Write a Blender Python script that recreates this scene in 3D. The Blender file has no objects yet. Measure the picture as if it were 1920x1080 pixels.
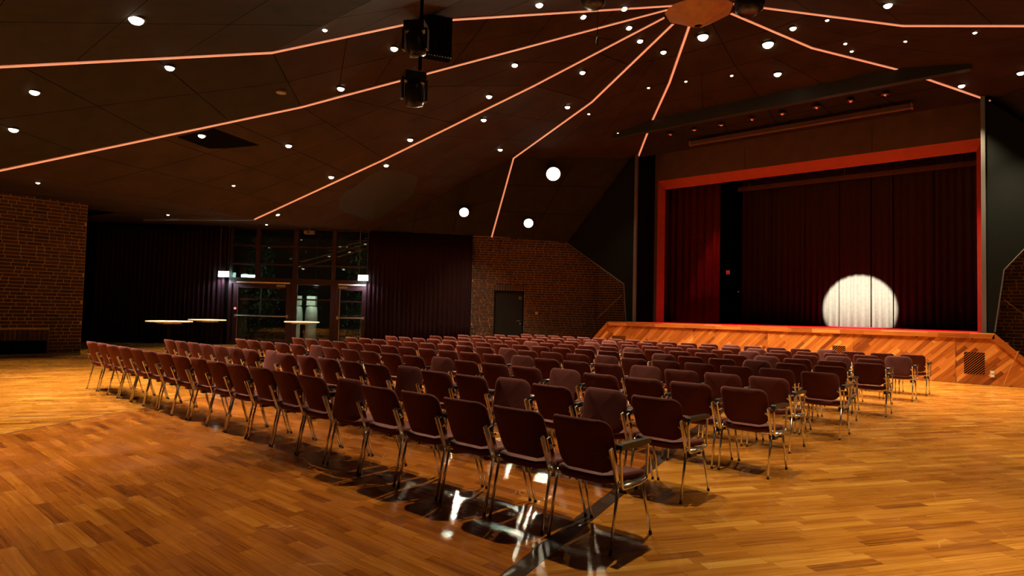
import bpy, bmesh, math, random
from mathutils import Vector, Matrix
random.seed(7)
SC = bpy.context.scene
COL = SC.collection
# World frame: X = -u (u runs along the chair rows to the left), Y = v (towards the stage), Z up.  Metres.

# ------------------------------------------------------------------ camera, world, exposure
cd = bpy.data.cameras.new('camera'); cam = bpy.data.objects.new('camera', cd); COL.objects.link(cam)
cd.sensor_width = 36; cd.lens = 36 * 1159.66 / 1920; cd.clip_end = 200; cd.clip_start = .05
CR, CU, CF = Vector((.75521, .65504, .02408)), Vector((.00837, -.04636, .99889)), Vector((-.65543, .75417, .04049))
CP = Vector((1.96, -3.188, 1.43))
cam.matrix_world = Matrix((( CR.x, CU.x, -CF.x, CP.x), (CR.y, CU.y, -CF.y, CP.y), (CR.z, CU.z, -CF.z, CP.z), (0, 0, 0, 1)))
SC.camera = cam
wd = bpy.data.worlds.new('night'); SC.world = wd; wd.use_nodes = True
wd.node_tree.nodes['Background'].inputs[0].default_value = (.012, .016, .024, 1)
wd.node_tree.nodes['Background'].inputs[1].default_value = .03
SC.view_settings.view_transform = 'Standard'; SC.view_settings.look = 'None'
SC.view_settings.exposure = 0.38; SC.view_settings.gamma = 1
SC.cycles.max_bounces = 6; SC.cycles.transparent_max_bounces = 8
SC.cycles.sample_clamp_indirect = 4.0
SC.cycles.caustics_reflective = False; SC.cycles.caustics_refractive = False

# lamp powers (W) and colours, used by the lamp builders further down
P_DOWN, P_BIG, P_HUGE = 980, 1000, 1700
C_WARM = (1.0, .80, .50)
P_FOLLOW, P_RED = 210000, 950
P_UNSEEN = 520

# ------------------------------------------------------------------ small helpers
def P(u, v, z): return Vector((-u, v, z))
def ordn(n):
    if 10 <= n % 100 <= 20: return '%dth' % n
    return '%d%s' % (n, {1: 'st', 2: 'nd', 3: 'rd'}.get(n % 10, 'th'))
WORD = ['zeroth', 'first', 'second', 'third', 'fourth', 'fifth', 'sixth', 'seventh', 'eighth', 'ninth', 'tenth',
        'eleventh', 'twelfth', 'thirteenth', 'fourteenth', 'fifteenth', 'sixteenth', 'seventeenth', 'eighteenth', 'nineteenth', 'twentieth']

class MB:
    def __init__(s): s.v = []; s.f = []; s.m = []; s.tone = []
    def face(s, pts, mi=0, tone=None):
        b = len(s.v); s.v += [tuple(p) for p in pts]; s.f.append(tuple(range(b, b + len(pts)))); s.m.append(mi)
        if tone is not None: s.tone += [tone] * len(pts)
    def add(s, vs, fs, mi=0, tone=None):
        b = len(s.v); s.v += [tuple(p) for p in vs]
        for f in fs: s.f.append(tuple(b + i for i in f)); s.m.append(mi)
        if tone is not None: s.tone += [tone] * len(vs)
    def hexa(s, p, mi=0, tone=None):   # 8 points: bottom loop then top loop
        s.add(p, [(3, 2, 1, 0), (4, 5, 6, 7), (0, 1, 5, 4), (1, 2, 6, 5), (2, 3, 7, 6), (3, 0, 4, 7)], mi, tone)
    def box(s, c, d, mi=0, R=None, tone=None):
        c = Vector(c); p = []
        for z in (-1, 1):
            for x, y in ((-1, -1), (1, -1), (1, 1), (-1, 1)):
                q = Vector((x * d[0] / 2, y * d[1] / 2, z * d[2] / 2)); p.append(c + (R @ q if R else q))
        s.hexa(p, mi, tone)
    def bar(s, a, b, w, h, mi=0, up=Vector((0, 0, 1))):
        a, b = Vector(a), Vector(b); t = (b - a).normalized(); x = t.cross(up)
        if x.length < 1e-4: x = t.cross(Vector((0, 1, 0)))
        x.normalize(); y = x.cross(t).normalized(); p = []
        for q in (a, b):
            for i, j in ((-1, -1), (1, -1), (1, 1), (-1, 1)): p.append(q + x * (i * w / 2) + y * (j * h / 2))
        s.hexa(p, mi)
    def tube(s, pts, r, n=8, mi=0, cap=True):
        pts = [Vector(p) for p in pts]; rings = []; prev = None
        for i, p in enumerate(pts):
            t = (pts[min(i + 1, len(pts) - 1)] - pts[max(i - 1, 0)]).normalized()
            if prev is None:
                x = t.cross(Vector((0, 0, 1)))
                if x.length < 1e-3: x = Vector((1, 0, 0))
            else: x = prev - t * prev.dot(t)
            x.normalize(); prev = x; y = t.cross(x)
            rr = r[i] if isinstance(r, (list, tuple)) else r
            rings.append([p + (x * math.cos(k * 2 * math.pi / n) + y * math.sin(k * 2 * math.pi / n)) * rr for k in range(n)])
        b = len(s.v)
        for rg in rings: s.v += [tuple(q) for q in rg]
        for i in range(len(rings) - 1):
            for k in range(n):
                s.f.append((b + i * n + k, b + i * n + (k + 1) % n, b + (i + 1) * n + (k + 1) % n, b + (i + 1) * n + k)); s.m.append(mi)
        if cap:
            s.f.append(tuple(b + k for k in range(n))[::-1]); s.m.append(mi)
            s.f.append(tuple(b + (len(rings) - 1) * n + k for k in range(n))); s.m.append(mi)
    def lathe(s, prof, n=16, o=(0, 0, 0), ax=None, mi=0, cap=True):   # prof [(r,z)]
        o = Vector(o); z = Vector(ax).normalized() if ax else Vector((0, 0, 1))
        x = z.orthogonal().normalized(); y = z.cross(x); b = len(s.v)
        for r, h in prof:
            for k in range(n):
                a = 2 * math.pi * k / n; s.v.append(tuple(o + z * h + (x * math.cos(a) + y * math.sin(a)) * r))
        for i in range(len(prof) - 1):
            for k in range(n):
                s.f.append((b + i * n + k, b + i * n + (k + 1) % n, b + (i + 1) * n + (k + 1) % n, b + (i + 1) * n + k)); s.m.append(mi)
        if cap:
            s.f.append(tuple(b + k for k in range(n))[::-1]); s.m.append(mi)
            s.f.append(tuple(b + (len(prof) - 1) * n + k for k in range(n))); s.m.append(mi)
    def prism(s, poly, d, mi=0):        # planar polygon (Vectors) extruded by vector d
        n = len(poly); poly = [Vector(p) for p in poly]; d = Vector(d)
        s.add(poly + [p + d for p in poly], [tuple(range(n))[::-1], tuple(range(n, 2 * n))] + [(i, (i + 1) % n, n + (i + 1) % n, n + i) for i in range(n)], mi)
    def mesh(s, name, mats, smooth=False):
        me = bpy.data.meshes.new(name); me.from_pydata(s.v, [], s.f)
        for m in (mats if isinstance(mats, (list, tuple)) else [mats]): me.materials.append(m)
        if any(s.m): me.polygons.foreach_set('material_index', s.m)
        if s.tone and len(s.tone) == len(s.v):
            a = me.attributes.new('tone', 'FLOAT', 'POINT'); a.data.foreach_set('value', s.tone)
        bm = bmesh.new(); bm.from_mesh(me); bmesh.ops.recalc_face_normals(bm, faces=bm.faces); bm.to_mesh(me); bm.free()
        if smooth: me.polygons.foreach_set('use_smooth', [True] * len(me.polygons))
        return me
    def build(s, name, mats, parent=None, smooth=False, loc=None):
        return put(name, s.mesh(name, mats, smooth), parent, loc)
def put(name, me, parent=None, loc=None):
    o = bpy.data.objects.new(name, me); COL.objects.link(o)
    if parent: o.parent = parent
    if loc is not None: o.location = loc
    return o
def tag(o, label=None, cat=None, group=None, kind=None):
    if label: o['label'] = label
    if cat: o['category'] = cat
    if group: o['group'] = group
    if kind: o['kind'] = kind
    return o
def thing(name, label, cat, loc=(0, 0, 0), rz=0, group=None):
    o = bpy.data.objects.new(name, None); COL.objects.link(o); o.location = loc; o.rotation_euler = (0, 0, rz); o.empty_display_size = .1
    return tag(o, label, cat, group)
def struct(name, label=None):
    o = bpy.data.objects.new(name, None); COL.objects.link(o); o['kind'] = 'structure'
    if label: o['label'] = label
    return o
def lamp(name, kind, loc, power, color, parent=None, aim=None, size=.05, angle=2.4, blend=.5):
    l = bpy.data.lights.new(name, kind); l.energy = power; l.color = color; l.shadow_soft_size = size
    if kind == 'SPOT': l.spot_size = angle; l.spot_blend = blend
    o = bpy.data.objects.new(name, l); COL.objects.link(o)
    d = Vector(aim) if aim is not None else Vector((0, 0, -1))
    o.rotation_euler = d.to_track_quat('-Z', 'Y').to_euler()
    o.location = loc
    if parent: o.parent = parent
    return o

# ------------------------------------------------------------------ materials
def nodes(name):
    m = bpy.data.materials.new(name); m.use_nodes = True; nt = m.node_tree
    return m, nt, nt.nodes['Principled BSDF']
def N(nt, t, **kw):
    n = nt.nodes.new(t)
    for k, v in kw.items(): setattr(n, k, v)
    return n
def plain(name, col, rough=.5, metal=0, spec=.5, noise=0, nscale=30, sheen=0, coat=0, bump=0):
    m, nt, b = nodes(name); b.inputs['Base Color'].default_value = (*col, 1); b.inputs['Roughness'].default_value = rough
    b.inputs['Metallic'].default_value = metal; b.inputs['Specular IOR Level'].default_value = spec
    if sheen: b.inputs['Sheen Weight'].default_value = sheen; b.inputs['Sheen Roughness'].default_value = .4; b.inputs['Sheen Tint'].default_value = (min(1, col[0] * 4 + .2), min(1, col[1] * 4 + .06), min(1, col[2] * 4 + .06), 1)
    if coat: b.inputs['Coat Weight'].default_value = coat
    if noise or bump:
        tc = N(nt, 'ShaderNodeTexCoord'); nz = N(nt, 'ShaderNodeTexNoise'); nz.inputs['Scale'].default_value = nscale; nz.inputs['Detail'].default_value = 4
        nt.links.new(tc.outputs['Object'], nz.inputs['Vector'])
        if noise:
            mr = N(nt, 'ShaderNodeMapRange'); mr.inputs[1].default_value = .3; mr.inputs[2].default_value = .7
            mr.inputs[3].default_value = 1 - noise; mr.inputs[4].default_value = 1 + noise
            mx = N(nt, 'ShaderNodeVectorMath', operation='SCALE'); mx.inputs[0].default_value = col
            nt.links.new(nz.outputs[0], mr.inputs[0]); nt.links.new(mr.outputs[0], mx.inputs['Scale']); nt.links.new(mx.outputs[0], b.inputs['Base Color'])
        if bump:
            bp = N(nt, 'ShaderNodeBump'); bp.inputs['Strength'].default_value = bump; bp.inputs['Distance'].default_value = .005
            nt.links.new(nz.outputs[0], bp.inputs['Height']); nt.links.new(bp.outputs[0], b.inputs['Normal'])
    return m
def emit(name, col, s):
    m, nt, b = nodes(name); b.inputs['Base Color'].default_value = (*[min(1, c) for c in col], 1)
    b.inputs['Emission Color'].default_value = (*col, 1); b.inputs['Emission Strength'].default_value = s
    return m
def toned(name, ramp, rough, single, ang=0, grain=(3, 60), coat=0, scratch=0, bump=.15, noise_amt=.35, spec=.5):
    """coloured per piece: obj.color for single pieces, the mesh attribute tone for joined ones; grain runs along ang in the XY plane (or object X)"""
    m, nt, b = nodes(name); L = nt.links.new
    if single: src = N(nt, 'ShaderNodeObjectInfo').outputs['Color']
    else: src = N(nt, 'ShaderNodeAttribute', attribute_name='tone').outputs['Fac']
    if single:
        sep = N(nt, 'ShaderNodeSeparateColor'); L(src, sep.inputs[0]); src = sep.outputs[0]
    geo = N(nt, 'ShaderNodeNewGeometry'); mp = N(nt, 'ShaderNodeMapping')
    if isinstance(ang, (int, float)): mp.inputs['Rotation'].default_value = (0, 0, -ang)
    else: mp.inputs['Rotation'].default_value = ang
    rot = mp; sc = N(nt, 'ShaderNodeMapping'); sc.inputs['Scale'].default_value = (grain[0], grain[1], grain[1])
    L(geo.outputs['Position'], rot.inputs[0]); L(rot.outputs[0], sc.inputs[0])
    off = N(nt, 'ShaderNodeVectorMath', operation='ADD'); sm = N(nt, 'ShaderNodeMath', operation='MULTIPLY'); sm.inputs[1].default_value = 57.0
    L(src, sm.inputs[0]); L(sc.outputs[0], off.inputs[0]); L(sm.outputs[0], off.inputs[1])
    nz = N(nt, 'ShaderNodeTexNoise'); nz.inputs['Scale'].default_value = 1; nz.inputs['Detail'].default_value = 5; L(off.outputs[0], nz.inputs['Vector'])
    mr = N(nt, 'ShaderNodeMapRange'); mr.inputs[1].default_value = .25; mr.inputs[2].default_value = .75; mr.inputs[3].default_value = -noise_amt; mr.inputs[4].default_value = noise_amt
    L(nz.outputs[0], mr.inputs[0])
    ad = N(nt, 'ShaderNodeMath', operation='ADD', use_clamp=True); L(src, ad.inputs[0]); L(mr.outputs[0], ad.inputs[1])
    cr = N(nt, 'ShaderNodeValToRGB'); el = cr.color_ramp.elements
    for i, (p, c) in enumerate(ramp):
        e = el[i] if i < 2 else el.new(p); e.position = p; e.color = (*c, 1)
    L(ad.outputs[0], cr.inputs[0]); outc = cr.outputs[0]
    b.inputs['Roughness'].default_value = rough; b.inputs['Specular IOR Level'].default_value = spec
    if coat: b.inputs['Coat Weight'].default_value = coat; b.inputs['Coat Roughness'].default_value = .13
    if scratch:
        vo = N(nt, 'ShaderNodeTexVoronoi', feature='DISTANCE_TO_EDGE'); vo.inputs['Scale'].default_value = 1.1
        wz = N(nt, 'ShaderNodeTexNoise'); wz.inputs['Scale'].default_value = 1.6; wz.inputs['Detail'].default_value = 3
        wa = N(nt, 'ShaderNodeVectorMath', operation='ADD'); L(geo.outputs['Position'], wz.inputs['Vector']); L(geo.outputs['Position'], wa.inputs[0]); L(wz.outputs['Color'], wa.inputs[1]); L(wa.outputs[0], vo.inputs['Vector'])
        lt = N(nt, 'ShaderNodeMapRange'); lt.inputs[1].default_value = 0; lt.inputs[2].default_value = .006; lt.inputs[3].default_value = 1; lt.inputs[4].default_value = 0
        L(vo.outputs['Distance'], lt.inputs[0])
        gz = N(nt, 'ShaderNodeTexNoise'); gz.inputs['Scale'].default_value = 2.3; L(geo.outputs['Position'], gz.inputs['Vector'])
        gt = N(nt, 'ShaderNodeMapRange'); gt.inputs[1].default_value = .5; gt.inputs[2].default_value = .7; gt.inputs[4].default_value = scratch; L(gz.outputs[0], gt.inputs[0])
        mu = N(nt, 'ShaderNodeMath', operation='MULTIPLY'); L(lt.outputs[0], mu.inputs[0]); L(gt.outputs[0], mu.inputs[1])
        mx = N(nt, 'ShaderNodeMix', data_type='RGBA'); mx.inputs['B'].default_value = (.62, .36, .14, 1); L(mu.outputs[0], mx.inputs['Factor']); L(outc, mx.inputs['A']); outc = mx.outputs['Result']
        rz = N(nt, 'ShaderNodeMapRange'); rz.inputs[1].default_value = .3; rz.inputs[2].default_value = .7; rz.inputs[3].default_value = rough - .06; rz.inputs[4].default_value = rough + .12
        L(gz.outputs[0], rz.inputs[0]); L(rz.outputs[0], b.inputs['Roughness'])
    L(outc, b.inputs['Base Color'])
    if bump:
        bp = N(nt, 'ShaderNodeBump'); bp.inputs['Strength'].default_value = bump; bp.inputs['Distance'].default_value = .002; L(nz.outputs[0], bp.inputs['Height']); L(bp.outputs[0], b.inputs['Normal'])
    return m

M = {}
M['chrome'] = plain('chrome', (.78, .76, .70), .27, 1)
M['steel'] = plain('brushed_steel', (.45, .44, .42), .35, 1)
M['plum'] = plain('plum_fabric', (.092, .025, .021), .85, 0, .2, .22, 260, .32, 0, .25)
M['black'] = plain('black_plastic', (.008, .008, .009), .35)
M['matte'] = plain('matte_black', (.004, .004, .004), .9, 0, .0)
M['gloss'] = plain('gloss_black', (.006, .006, .007), .33, 0, .4)
M['ceil'] = plain('ceiling_panel_brown', (.027, .0155, .010), .85, 0, .12, .25, 1.5)
M['ceil_dark'] = plain('ceiling_joint_dark', (.006, .004, .003), .8)
M['perf'] = plain('ceiling_panel_grey', (.017, .014, .010), .85, 0, .12, .2, 3)
M['beam'] = plain('painted_beam', (.022, .027, .025), .5, 0, .3)
M['acoustic'] = plain('acoustic_cloth', (.0085, .0095, .0080), .9, 0, .05, .3, 200, 0, 0, .3)
M['edge'] = plain('grey_metal_edge', (.20, .19, .17), .4, .6)
M['header'] = plain('brown_header', (.10, .066, .050), .7, 0, .3, .12, 3)
M['redframe'] = plain('red_frame', (.36, .060, .038), .55, 0, .4, .08, 4)
M['carpet'] = plain('red_carpet', (.50, .012, .022), .9, 0, .2, .2, 120)
M['velvet'] = plain('dark_wine_velvet', (.014, .0028, .0050), .85, 0, .15, .2, 8, .1)
M['wine'] = plain('wine_curtain', (.070, .010, .010), .85, 0, .15, .2, 8, .1)
M['backcloth'] = plain('stage_backcloth', (.050, .043, .034), .85, 0, .1, .1, 10, 0)
M['void'] = plain('stage_black', (.004, .004, .004), .9, 0, .1)
M['mortar'] = plain('mortar', (.40, .31, .21), .9, 0, .2, .2, 40)
BR = [(0, (.018, .009, .006)), (.5, (.045, .020, .012)), (1, (.085, .036, .020))]
M['brick1'] = toned('brick_single', BR, .8, True, 0, (8, 8), 0, 0, .3, .2, .3)
M['brickN'] = toned('brick_joined', BR, .8, False, 0, (8, 8), 0, 0, .3, .2, .3)
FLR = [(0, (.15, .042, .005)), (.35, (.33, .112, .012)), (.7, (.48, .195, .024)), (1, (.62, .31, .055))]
FLM = [(0, (.11, .026, .003)), (.35, (.26, .070, .007)), (.7, (.38, .118, .012)), (1, (.52, .20, .030))]  # middle sector's redder, darker tone: partly wood, partly its lighting put in colour
A_R, A_M = math.pi - math.radians(123), 0.0      # plank directions in world XY
for key, ramp, a in (('R', FLR, A_R), ('M', FLM, A_M)):
    M['floor' + key + '1'] = toned('parquet_single_' + key.lower(), ramp, .24, True, a, (2.2, 55), .2, .85, .02, .26, .5)
    M['floor' + key + 'N'] = toned('parquet_joined_' + key.lower(), ramp, .24, False, a, (2.2, 55), .2, .85, .02, .26, .5)
STW = [(0, (.16, .038, .007)), (.4, (.38, .11, .016)), (.75, (.55, .19, .032)), (1, (.68, .31, .075))]
M['stage1'] = toned('stage_wood_single', STW, .33, True, (0, math.radians(45), 0), (2.5, 45), .15, 0, .05, .2, .4)
M['stageN'] = toned('stage_wood_joined', STW, .33, False, (0, math.radians(45), 0), (2.5, 45), .15, 0, .05, .2, .4)
M['nosing'] = toned('nosing_wood', STW, .33, True, 0, (2.5, 45), .15, 0, .05, .2, .4)
M['hub'] = plain('hub_wood', (.30, .17, .085), .5, 0, .4, .2, 6)
M['led'] = emit('led_strip', (1.0, .44, .24), .44)
M['lens'] = emit('lit_lens', (1.0, .88, .58), 7)
M['lens_big'] = emit('lit_lens_big', (1.0, .90, .64), 9)
M['exit'] = emit('exit_light', (.62, 1.0, .86), 9)
M['white_lum'] = emit('cool_tube', (.75, .95, 1.0), 2.2)
M['redlamp'] = emit('red_indicator', (1.0, .06, .05), 6)
M['redsign'] = emit('red_sign', (.55, .03, .025), .5)
M['frame'] = plain('oxblood_frame', (.026, .006, .008), .45, 0, .4)
M['doordark'] = plain('dark_door', (.007, .006, .005), .6, 0, .2)
M['white'] = plain('white_laminate', (.78, .76, .66), .4)
M['sheet'] = plain('white_sheet', (.72, .74, .62), .8, 0, .3, .15, 7)
M['leaf'] = plain('leaf_green', (.04, .08, .03), .5, 0, .5, .4, 9)
M['paving'] = plain('paving', (.10, .10, .09), .7, 0, .3, .3, 3)
M['outwall'] = plain('outside_wall', (.20, .13, .08), .8, 0, .3, .15, 2)
M['beige'] = plain('beige_plate', (.55, .47, .36), .5)
M['copper'] = plain('copper_rim', (.45, .22, .15), .3, 1)
M['cord'] = plain('orange_cord', (.62, .27, .07), .6)
M['rail'] = plain('handrail_wood', (.34, .24, .16), .45)
M['grey'] = plain('grey_grille', (.16, .15, .14), .6)
def glass():
    m = bpy.data.materials.new('window_glass'); m.use_nodes = True; nt = m.node_tree; nt.nodes.clear()
    o = N(nt, 'ShaderNodeOutputMaterial'); mx = N(nt, 'ShaderNodeMixShader'); t = N(nt, 'ShaderNodeBsdfTransparent'); g = N(nt, 'ShaderNodeBsdfGlossy'); f = N(nt, 'ShaderNodeFresnel')
    t.inputs[0].default_value = (.80, .86, .82, 1); g.inputs['Roughness'].default_value = .02; f.inputs[0].default_value = 1.5
    nt.links.new(f.outputs[0], mx.inputs[0]); nt.links.new(t.outputs[0], mx.inputs[1]); nt.links.new(g.outputs[0], mx.inputs[2]); nt.links.new(mx.outputs[0], o.inputs[0])
    return m
M['glass'] = glass()

# ------------------------------------------------------------------ room layout (u, v)
D45 = (.70710678, -.70710678)
W0 = (12.345, 16.5)                                   # where the acoustic panel meets the door wall
def L45(s, off=0): return (W0[0] + D45[0] * s - .70710678 * off, W0[1] + D45[1] * s - .70710678 * off)   # off = towards the hall
def mirU(u): return 8.6 - u
HC = (4.3, 10.55)
def rp(a, r, z): a = math.radians(a); return (HC[0] + r * math.sin(a), HC[1] + r * math.cos(a), z)
RIDGE = {
 'S4': [(39.4, .80, 8.80), (39.4, 3.0, 8.15), (39.4, 5.6, 7.80), (39.4, 8.1, 7.25)],
 'S3': [(70, .80, 8.80), (70, 4.21, 7.78), (70, 8.96, 7.08), (70, 10.55, 4.36)],
 'S2': [(112, .80, 8.70), (112, 4.08, 7.34), (112, 8.43, 5.67), (112, 12.84, 4.10)],
 'S1': [(140, .80, 8.70), (140, 7.51, 6.28), (140, 9.0, 5.74), (140, 14.68, 4.03)],
 'S0': [(155, .80, 8.70), (155, 6.85, 7.00), (155, 9.4, 5.90), (155, 16.5, 4.10)]}
RG = {k: [rp(*p) for p in v] for k, v in RIDGE.items()}
for a, b in (('S5', 'S4'), ('S6', 'S3'), ('S7', 'S2'), ('S8', 'S1'), ('S9', 'S0')): RG[a] = [(8.6 - p[0], p[1], p[2]) for p in RG[b]]
Qp = (17.7, 11.15, 4.45); Dg = (12.345, 16.5, 4.25)
mir = lambda p: (8.6 - p[0], p[1], p[2])
FAC = []          # (corner list, columns, rows, material)
def fac(pts, nu, nv, mat='ceil'): FAC.append((pts, nu, nv, mat))
def sector(A, B, j0, j1, ns, mats):
    for j, n, mt in zip(range(j0, j1), ns, mats): fac([A[j], A[j + 1], B[j + 1], B[j]], n[0], n[1], mt)
for side in (0, 1):
    g = (lambda p: p) if side == 0 else mir
    R_ = lambda k, j: g(RG[k][j])
    S = lambda k: [g(p) for p in RG[k]]
    fac([R_('S4', 0), R_('S4', 1), R_('S3', 1), R_('S3', 0)], 2, 2)
    fac([R_('S4', 1), R_('S4', 2), R_('S3', 2), R_('S3', 1)], 3, 3)
    fac([R_('S4', 2), R_('S4', 3), R_('S3', 2)], 1, 1)
    fac([R_('S4', 3), g(Dg), R_('S3', 3), R_('S3', 2)], 3, 2, 'perf')
    fac([R_('S3', 0), R_('S3', 1), R_('S2', 1), R_('S2', 0)], 2, 3)
    fac([R_('S3', 1), R_('S3', 2), R_('S2', 2), R_('S2', 1)], 3, 3)
    fac([R_('S3', 2), g(Qp), R_('S2', 3), R_('S2', 2)], 4, 4)
    fac([R_('S3', 2), R_('S3', 3), g(Qp)], 2, 3, 'perf')
    sector(S('S2'), S('S1'), 0, 3, ((3, 2), (2, 3), (4, 4)), ('ceil',) * 3)
    sector(S('S1'), S('S0'), 0, 3, ((4, 2), (2, 2), (4, 2)), ('ceil', 'ceil', 'perf'))
sector(RG['S5'], RG['S4'], 0, 3, ((2, 2), (2, 4), (2, 6)), ('ceil', 'ceil', 'perf'))
sector(RG['S0'], RG['S9'], 0, 3, ((4, 3), (2, 4), (5, 5)), ('ceil', 'ceil', 'perf'))
# flat soffit between the eaves and the outer walls
OUT = {'S2': (26.0, 2.8, 4.3), 'S1': (26.0, -14, 4.3), 'S0': (12, -20, 4.3)}
for side in (0, 1):
    g = (lambda p: p) if side == 0 else mir
    fac([g(RG['S2'][3]), g(Qp), g((26.0, 2.85, 4.45)), g((19.5, 3.0, 4.2))], 4, 3)
    fac([g(RG['S2'][3]), g((19.5, 3.0, 4.2)), g((19.5, -8, 4.2)), g(RG['S1'][3])], 3, 5)
    fac([g(RG['S1'][3]), g((19.5, -8, 4.2)), g((12, -14, 4.2)), g(RG['S0'][3])], 3, 3)
fac([RG['S0'][3], (12, -14, 4.2), mir((12, -14, 4.2)), RG['S9'][3]], 2, 5)
def ceil_z(u, v):
    best = None
    for pts, *_ in FAC:
        for t in ([pts[0], pts[1], pts[2]], [pts[0], pts[2], pts[-1]]) if len(pts) == 4 else ([pts[0], pts[1], pts[2]],):
            (x1, y1, z1), (x2, y2, z2), (x3, y3, z3) = t
            d = (y2 - y3) * (x1 - x3) + (x3 - x2) * (y1 - y3)
            if abs(d) < 1e-9: continue
            a = ((y2 - y3) * (u - x3) + (x3 - x2) * (v - y3)) / d; b = ((y3 - y1) * (u - x3) + (x1 - x3) * (v - y3)) / d
            if a > -1e-4 and b > -1e-4 and a + b < 1 + 1e-4:
                z = a * z1 + b * z2 + (1 - a - b) * z3
                best = z if best is None else min(best, z)
    return best if best is not None else 4.2

# ------------------------------------------------------------------ ceiling: each acoustic panel is a piece
ceiling = struct('ceiling', 'dark folded tent ceiling of brown acoustic panels')
back = MB()
for pts, nu, nv, mat in FAC:
    q = [P(*p) for p in pts]
    if len(q) == 3: q.append(q[2].copy())
    nrm = (q[1] - q[0]).cross(q[2] - q[0]).normalized()
    if nrm.z < 0: nrm = -nrm
    back.prism([x + nrm * .06 for x in (q if len(pts) == 4 else q[:3])], nrm * .05)
    bil = lambda a, b: (q[0] * (1 - a) + q[1] * a) * (1 - b) + (q[3] * (1 - a) + q[2] * a) * b
    for i in range(nu):
        for j in range(nv):
            c = [bil(i / nu, j / nv), bil((i + 1) / nu, j / nv), bil((i + 1) / nu, (j + 1) / nv), bil(i / nu, (j + 1) / nv)]
            if (c[2] - c[3]).length < 1e-4: c = c[:3]
            elif (c[0] - c[3]).length < 1e-4: c = c[:3]
            ctr = sum(c, Vector()) / len(c); g = .008
            c2 = [x + (ctr - x).normalized() * g * 1.4 for x in c]
            n2 = (c2[1] - c2[0]).cross(c2[2] - c2[0]).normalized()
            if n2.z < 0: n2 = -n2
            mb = MB(); mb.prism(c2, n2 * .03); mb.build('ceiling_panel', M[mat], ceiling)
back.build('backing_board', M['ceil_dark'], ceiling)

# glowing strips along the ridges
STRIP = {'S0': 'leftmost', 'S1': 'second from left', 'S2': 'third from left', 'S3': 'fourth from left', 'S4': 'fifth from left, at stage left',
         'S5': 'sixth from left, at the right of the stage', 'S6': 'rightmost'}
for k in ('S0', 'S1', 'S2', 'S3', 'S4', 'S5', 'S6'):
    pts = [P(*p) for p in RG[k]]; mb = MB(); hous = MB()
    for i in range(3):
        a, b = pts[i], pts[i + 1]; dn = Vector((0, 0, -.022)); e = (b - a).normalized() * .012
        hous.bar(a + dn * .2, b + dn * .2, .085, .02)
        mb.bar(a + dn - e, b + dn + e, .052, .024)
    root = thing('light_strip', 'glowing orange strip along a ceiling ridge, %s' % STRIP.get(k, 'outside the picture behind the camera, ' + k[1]), 'light strip', (0, 0, 0), 0, 'glowing ceiling strips')
    hous.build('housing', M['hub'], root); mb.build('diffuser', M['led'], root)
mb = MB(); mb.bar(P(16.2, 5.74, 4.07), P(18.9, 3.6, 4.0), .05, .05)
tag(mb.build('ceiling_edge_trim', M['edge']), 'thin pale metal edge along the low ceiling, left of the third glowing strip', 'trim')

# hub: faceted wooden lantern
root = thing('ceiling_hub', 'faceted wooden cone at the peak of the ceiling where the strips meet', 'ceiling ornament', P(4.3, 10.55, 8.5))
n = 9
for k in range(n):
    a0, a1 = 2 * math.pi * (k + .3) / n, 2 * math.pi * (k + 1.3) / n
    p0, p1 = Vector((.80 * math.cos(a0), .80 * math.sin(a0), .24)), Vector((.80 * math.cos(a1), .80 * math.sin(a1), .24))
    t0, t1 = p0 * .12 + Vector((0, 0, -.16)), p1 * .12 + Vector((0, 0, -.16))
    mb = MB(); up = Vector((0, 0, .03)); mb.hexa([t0, t1, p1, p0, t0 + up, t1 + up, p1 + up, p0 + up]); mb.build('facet', M['hub'], root)
mb = MB(); mb.lathe([(.82, .24), (.84, .32), (.80, .36)], 9); mb.build('rim', M['ceil'], root)

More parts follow.
